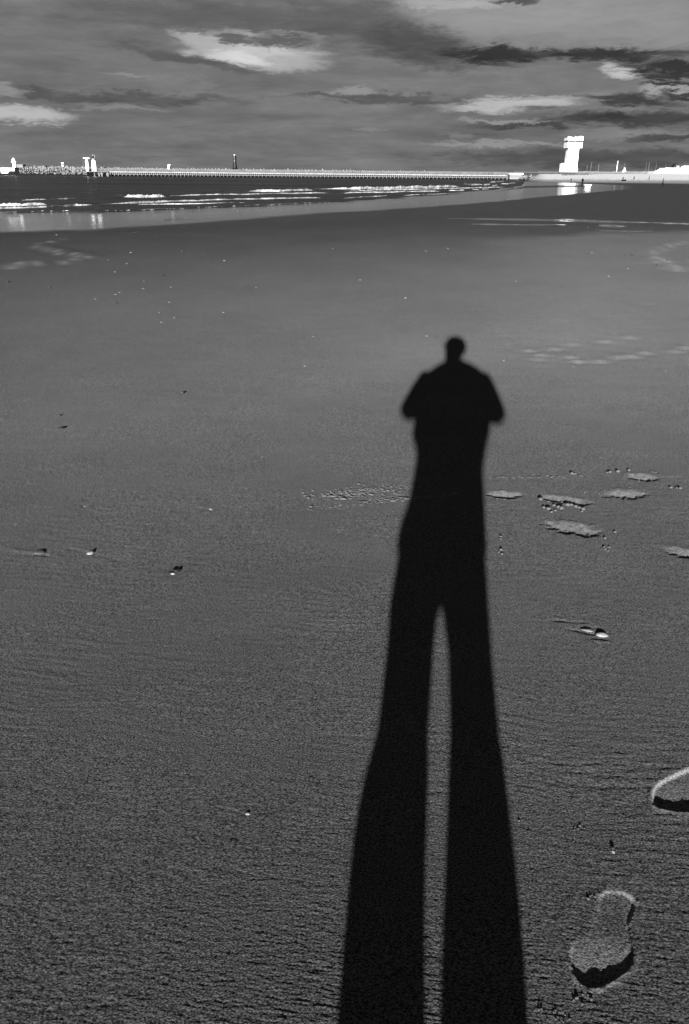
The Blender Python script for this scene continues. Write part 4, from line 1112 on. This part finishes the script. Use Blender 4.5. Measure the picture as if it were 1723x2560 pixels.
# clumps kicked up by boots
for i, (x, y, w_) in enumerate([(1359, 1269, 9), (1371, 1273, 13), (1378, 1281, 7), (1388, 1277, 7), (1385, 1264, 8), (1397, 1268, 10), (1404, 1272, 12), (1418, 1263, 12), (1430, 1263, 9), (1439, 1267, 10), (1449, 1270, 8), (1456, 1273, 11), (1455, 1279, 7), (1351, 1250, 12), (1404, 1253, 8), (1462, 1231, 5)]):
    lay('sand_clump', clumps[i % 6], x, y, w_, 'rounded sand clump in the row below the scuffed print right of the shadow', 'sand clump', 'sand clumps in a row by the scuffed prints', flat=.8)
for i, (x, y, w_) in enumerate([(1252, 1343, 7), (1252, 1349, 6), (1252, 1376, 9), (1248, 1381, 5), (1255, 1386, 7)]):
    lay('sand_clump', clumps[i % 6], x, y, w_, 'small sand clump close to the right edge of the shadow waist', 'sand clump', 'sand clumps beside the shadow waist', flat=.8)
for i, (x, y, w_) in enumerate([(1510, 1370, 8), (1513, 1375, 7), (1523, 1370, 6), (1513, 1347, 7), (1538, 1331, 7), (1520, 1379, 5)]):
    lay('sand_clump', clumps[i % 6], x, y, w_, 'small sand clump right of the largest scuffed print', 'sand clump', 'sand clumps right of the largest scuff', flat=.8)
for i, (x, y, w_) in enumerate([(1518, 1181, 6), (1524, 1180, 9), (1546, 1178, 10), (1572, 1175, 8), (1431, 1184, 10), (1438, 1184, 7), (1378, 1193, 6), (1347, 1194, 5), (1679, 1219, 8), (1692, 1220, 6), (1701, 1221, 9), (1408, 1193, 5)]):
    lay('sand_clump', clumps[i % 6], x, y, w_, 'sand clump in the thin upper line of clods right of the shadow', 'sand clump', 'sand clumps in the upper line', flat=.8)
for i, (x, y, w_) in enumerate([(1442, 2497, 9), (1478, 2500, 9), (1456, 2512, 7), (1434, 2503, 5), (1470, 2490, 5), (1457, 2489, 5), (1469, 2248, 8), (1475, 2241, 5), (1487, 2243, 6), (1489, 2255, 4), (1595, 2257, 5)]):
    lay('sand_clump', clumps[i % 6], x, y, w_, 'pale sand crumb at the rim of the nearest boot print', 'sand clump', 'sand crumbs round the nearest boot print', flat=.8, sink=.05)
for i, (x, y, w_) in enumerate([(1450, 2065, 6), (1445, 2073, 5), (1437, 2068, 4), (1435, 2076, 4), (1461, 2071, 4), (1434, 2105, 4), (1297, 2052, 6), (1358, 2071, 4), (1465, 2042, 4), (1504, 2048, 4), (1560, 2041, 4)]):
    lay('sand_clump', clumps[i % 6], x, y, w_, 'tiny sand crumb on the dark sand above the nearest boot print', 'sand clump', 'tiny crumbs above the nearest boot print', flat=.8, sink=.05)
for i in range(16):
    lay('sand_clump', clumps[i % 6], random.gauss(1388, 22), random.uniform(2525, 2560), random.uniform(3, 6), 'tiny sand crumb at the bottom edge right of the shadow legs', 'sand clump', 'tiny crumbs at the bottom edge', flat=.85, sink=.05)

# crumbs of the churned strip left of the shadow: too many and too small to pick apart
cm = MB()


def crumb(px, py, wpx, k):
    g_ = gnd(px, py); d = (Vector((g_.x, g_.y, -EYE))).dot(fwd); w = wpx * d / F; me = clumps[k % 6]; b0 = len(cm.v); a = random.uniform(0, 6); ca, sa = math.cos(a), math.sin(a)
    ex_, fl_ = random.uniform(1.0, 2.0), random.uniform(.35, .8)
    for q in me.vertices: cm.v.append((g_.x + (q.co.x * ca - q.co.y * sa) * w * ex_, g_.y + (q.co.x * sa + q.co.y * ca) * w, (q.co.z * .8 + .18) * w * fl_))
    for f in me.polygons: cm.f.append(tuple(b0 + q for q in f.vertices))


k = 0
for i in range(420):
    u = abs(random.gauss(0, .55)); u = min(u, 1.3)
    x = 900 + random.gauss(0, 62); y = 1230 - (x - 900) * .085 + random.gauss(0, 7)
    crumb(x, y, abs(random.gauss(0, 2.4)) + 1.3, k); k += 1
for i in range(150):
    x = random.uniform(770, 1150); y = 1268 - (x - 790) * .09 + random.gauss(0, 2.5 + (x < 850) * 3); 
    if random.random() < .25 + .75 * ((x > 900)): crumb(x, y, abs(random.gauss(0, 2.2)) + 2.0, k); k += 1
for i in range(60):
    x = random.gauss(970, 60); crumb(x, 1304 - (x - 940) * .08 + random.gauss(0, 5), random.uniform(1.8, 4), k); k += 1
for i in range(70):
    x = random.uniform(1205, 1470); crumb(x, 1196 + random.gauss(0, 2) - (x - 1205) * .03, random.uniform(1.8, 4.2), k); k += 1
for i in range(90):
    c_ = random.choice(scuffs[:6]); a = random.uniform(0, 2 * math.pi)
    crumb(c_[0] + c_[2] * math.cos(a) * 1.05, c_[1] + c_[3] * math.sin(a) * 1.2 + c_[2] * math.cos(a) * c_[4], random.uniform(1.8, 4), k); k += 1
for i in range(70):
    x = 1470 + random.gauss(0, 16); crumb(x, 2479 + abs(x - 1470) * -.18 + random.gauss(0, 3), random.uniform(2.5, 5.5), k); k += 1
for i in range(60): crumb(random.gauss(840, 35), random.gauss(1262, 9), random.uniform(1.6, 3.2), k); k += 1
for i in range(40): crumb(random.gauss(855, 12), random.gauss(1326, 4), random.uniform(1.6, 3), k); k += 1
co = cm.build('sand_crumbs', M['clump'], None, True); tag(co, 'churned strip of small sand crumbs beside the shadow waist', 'sand crumbs', kind='stuff')
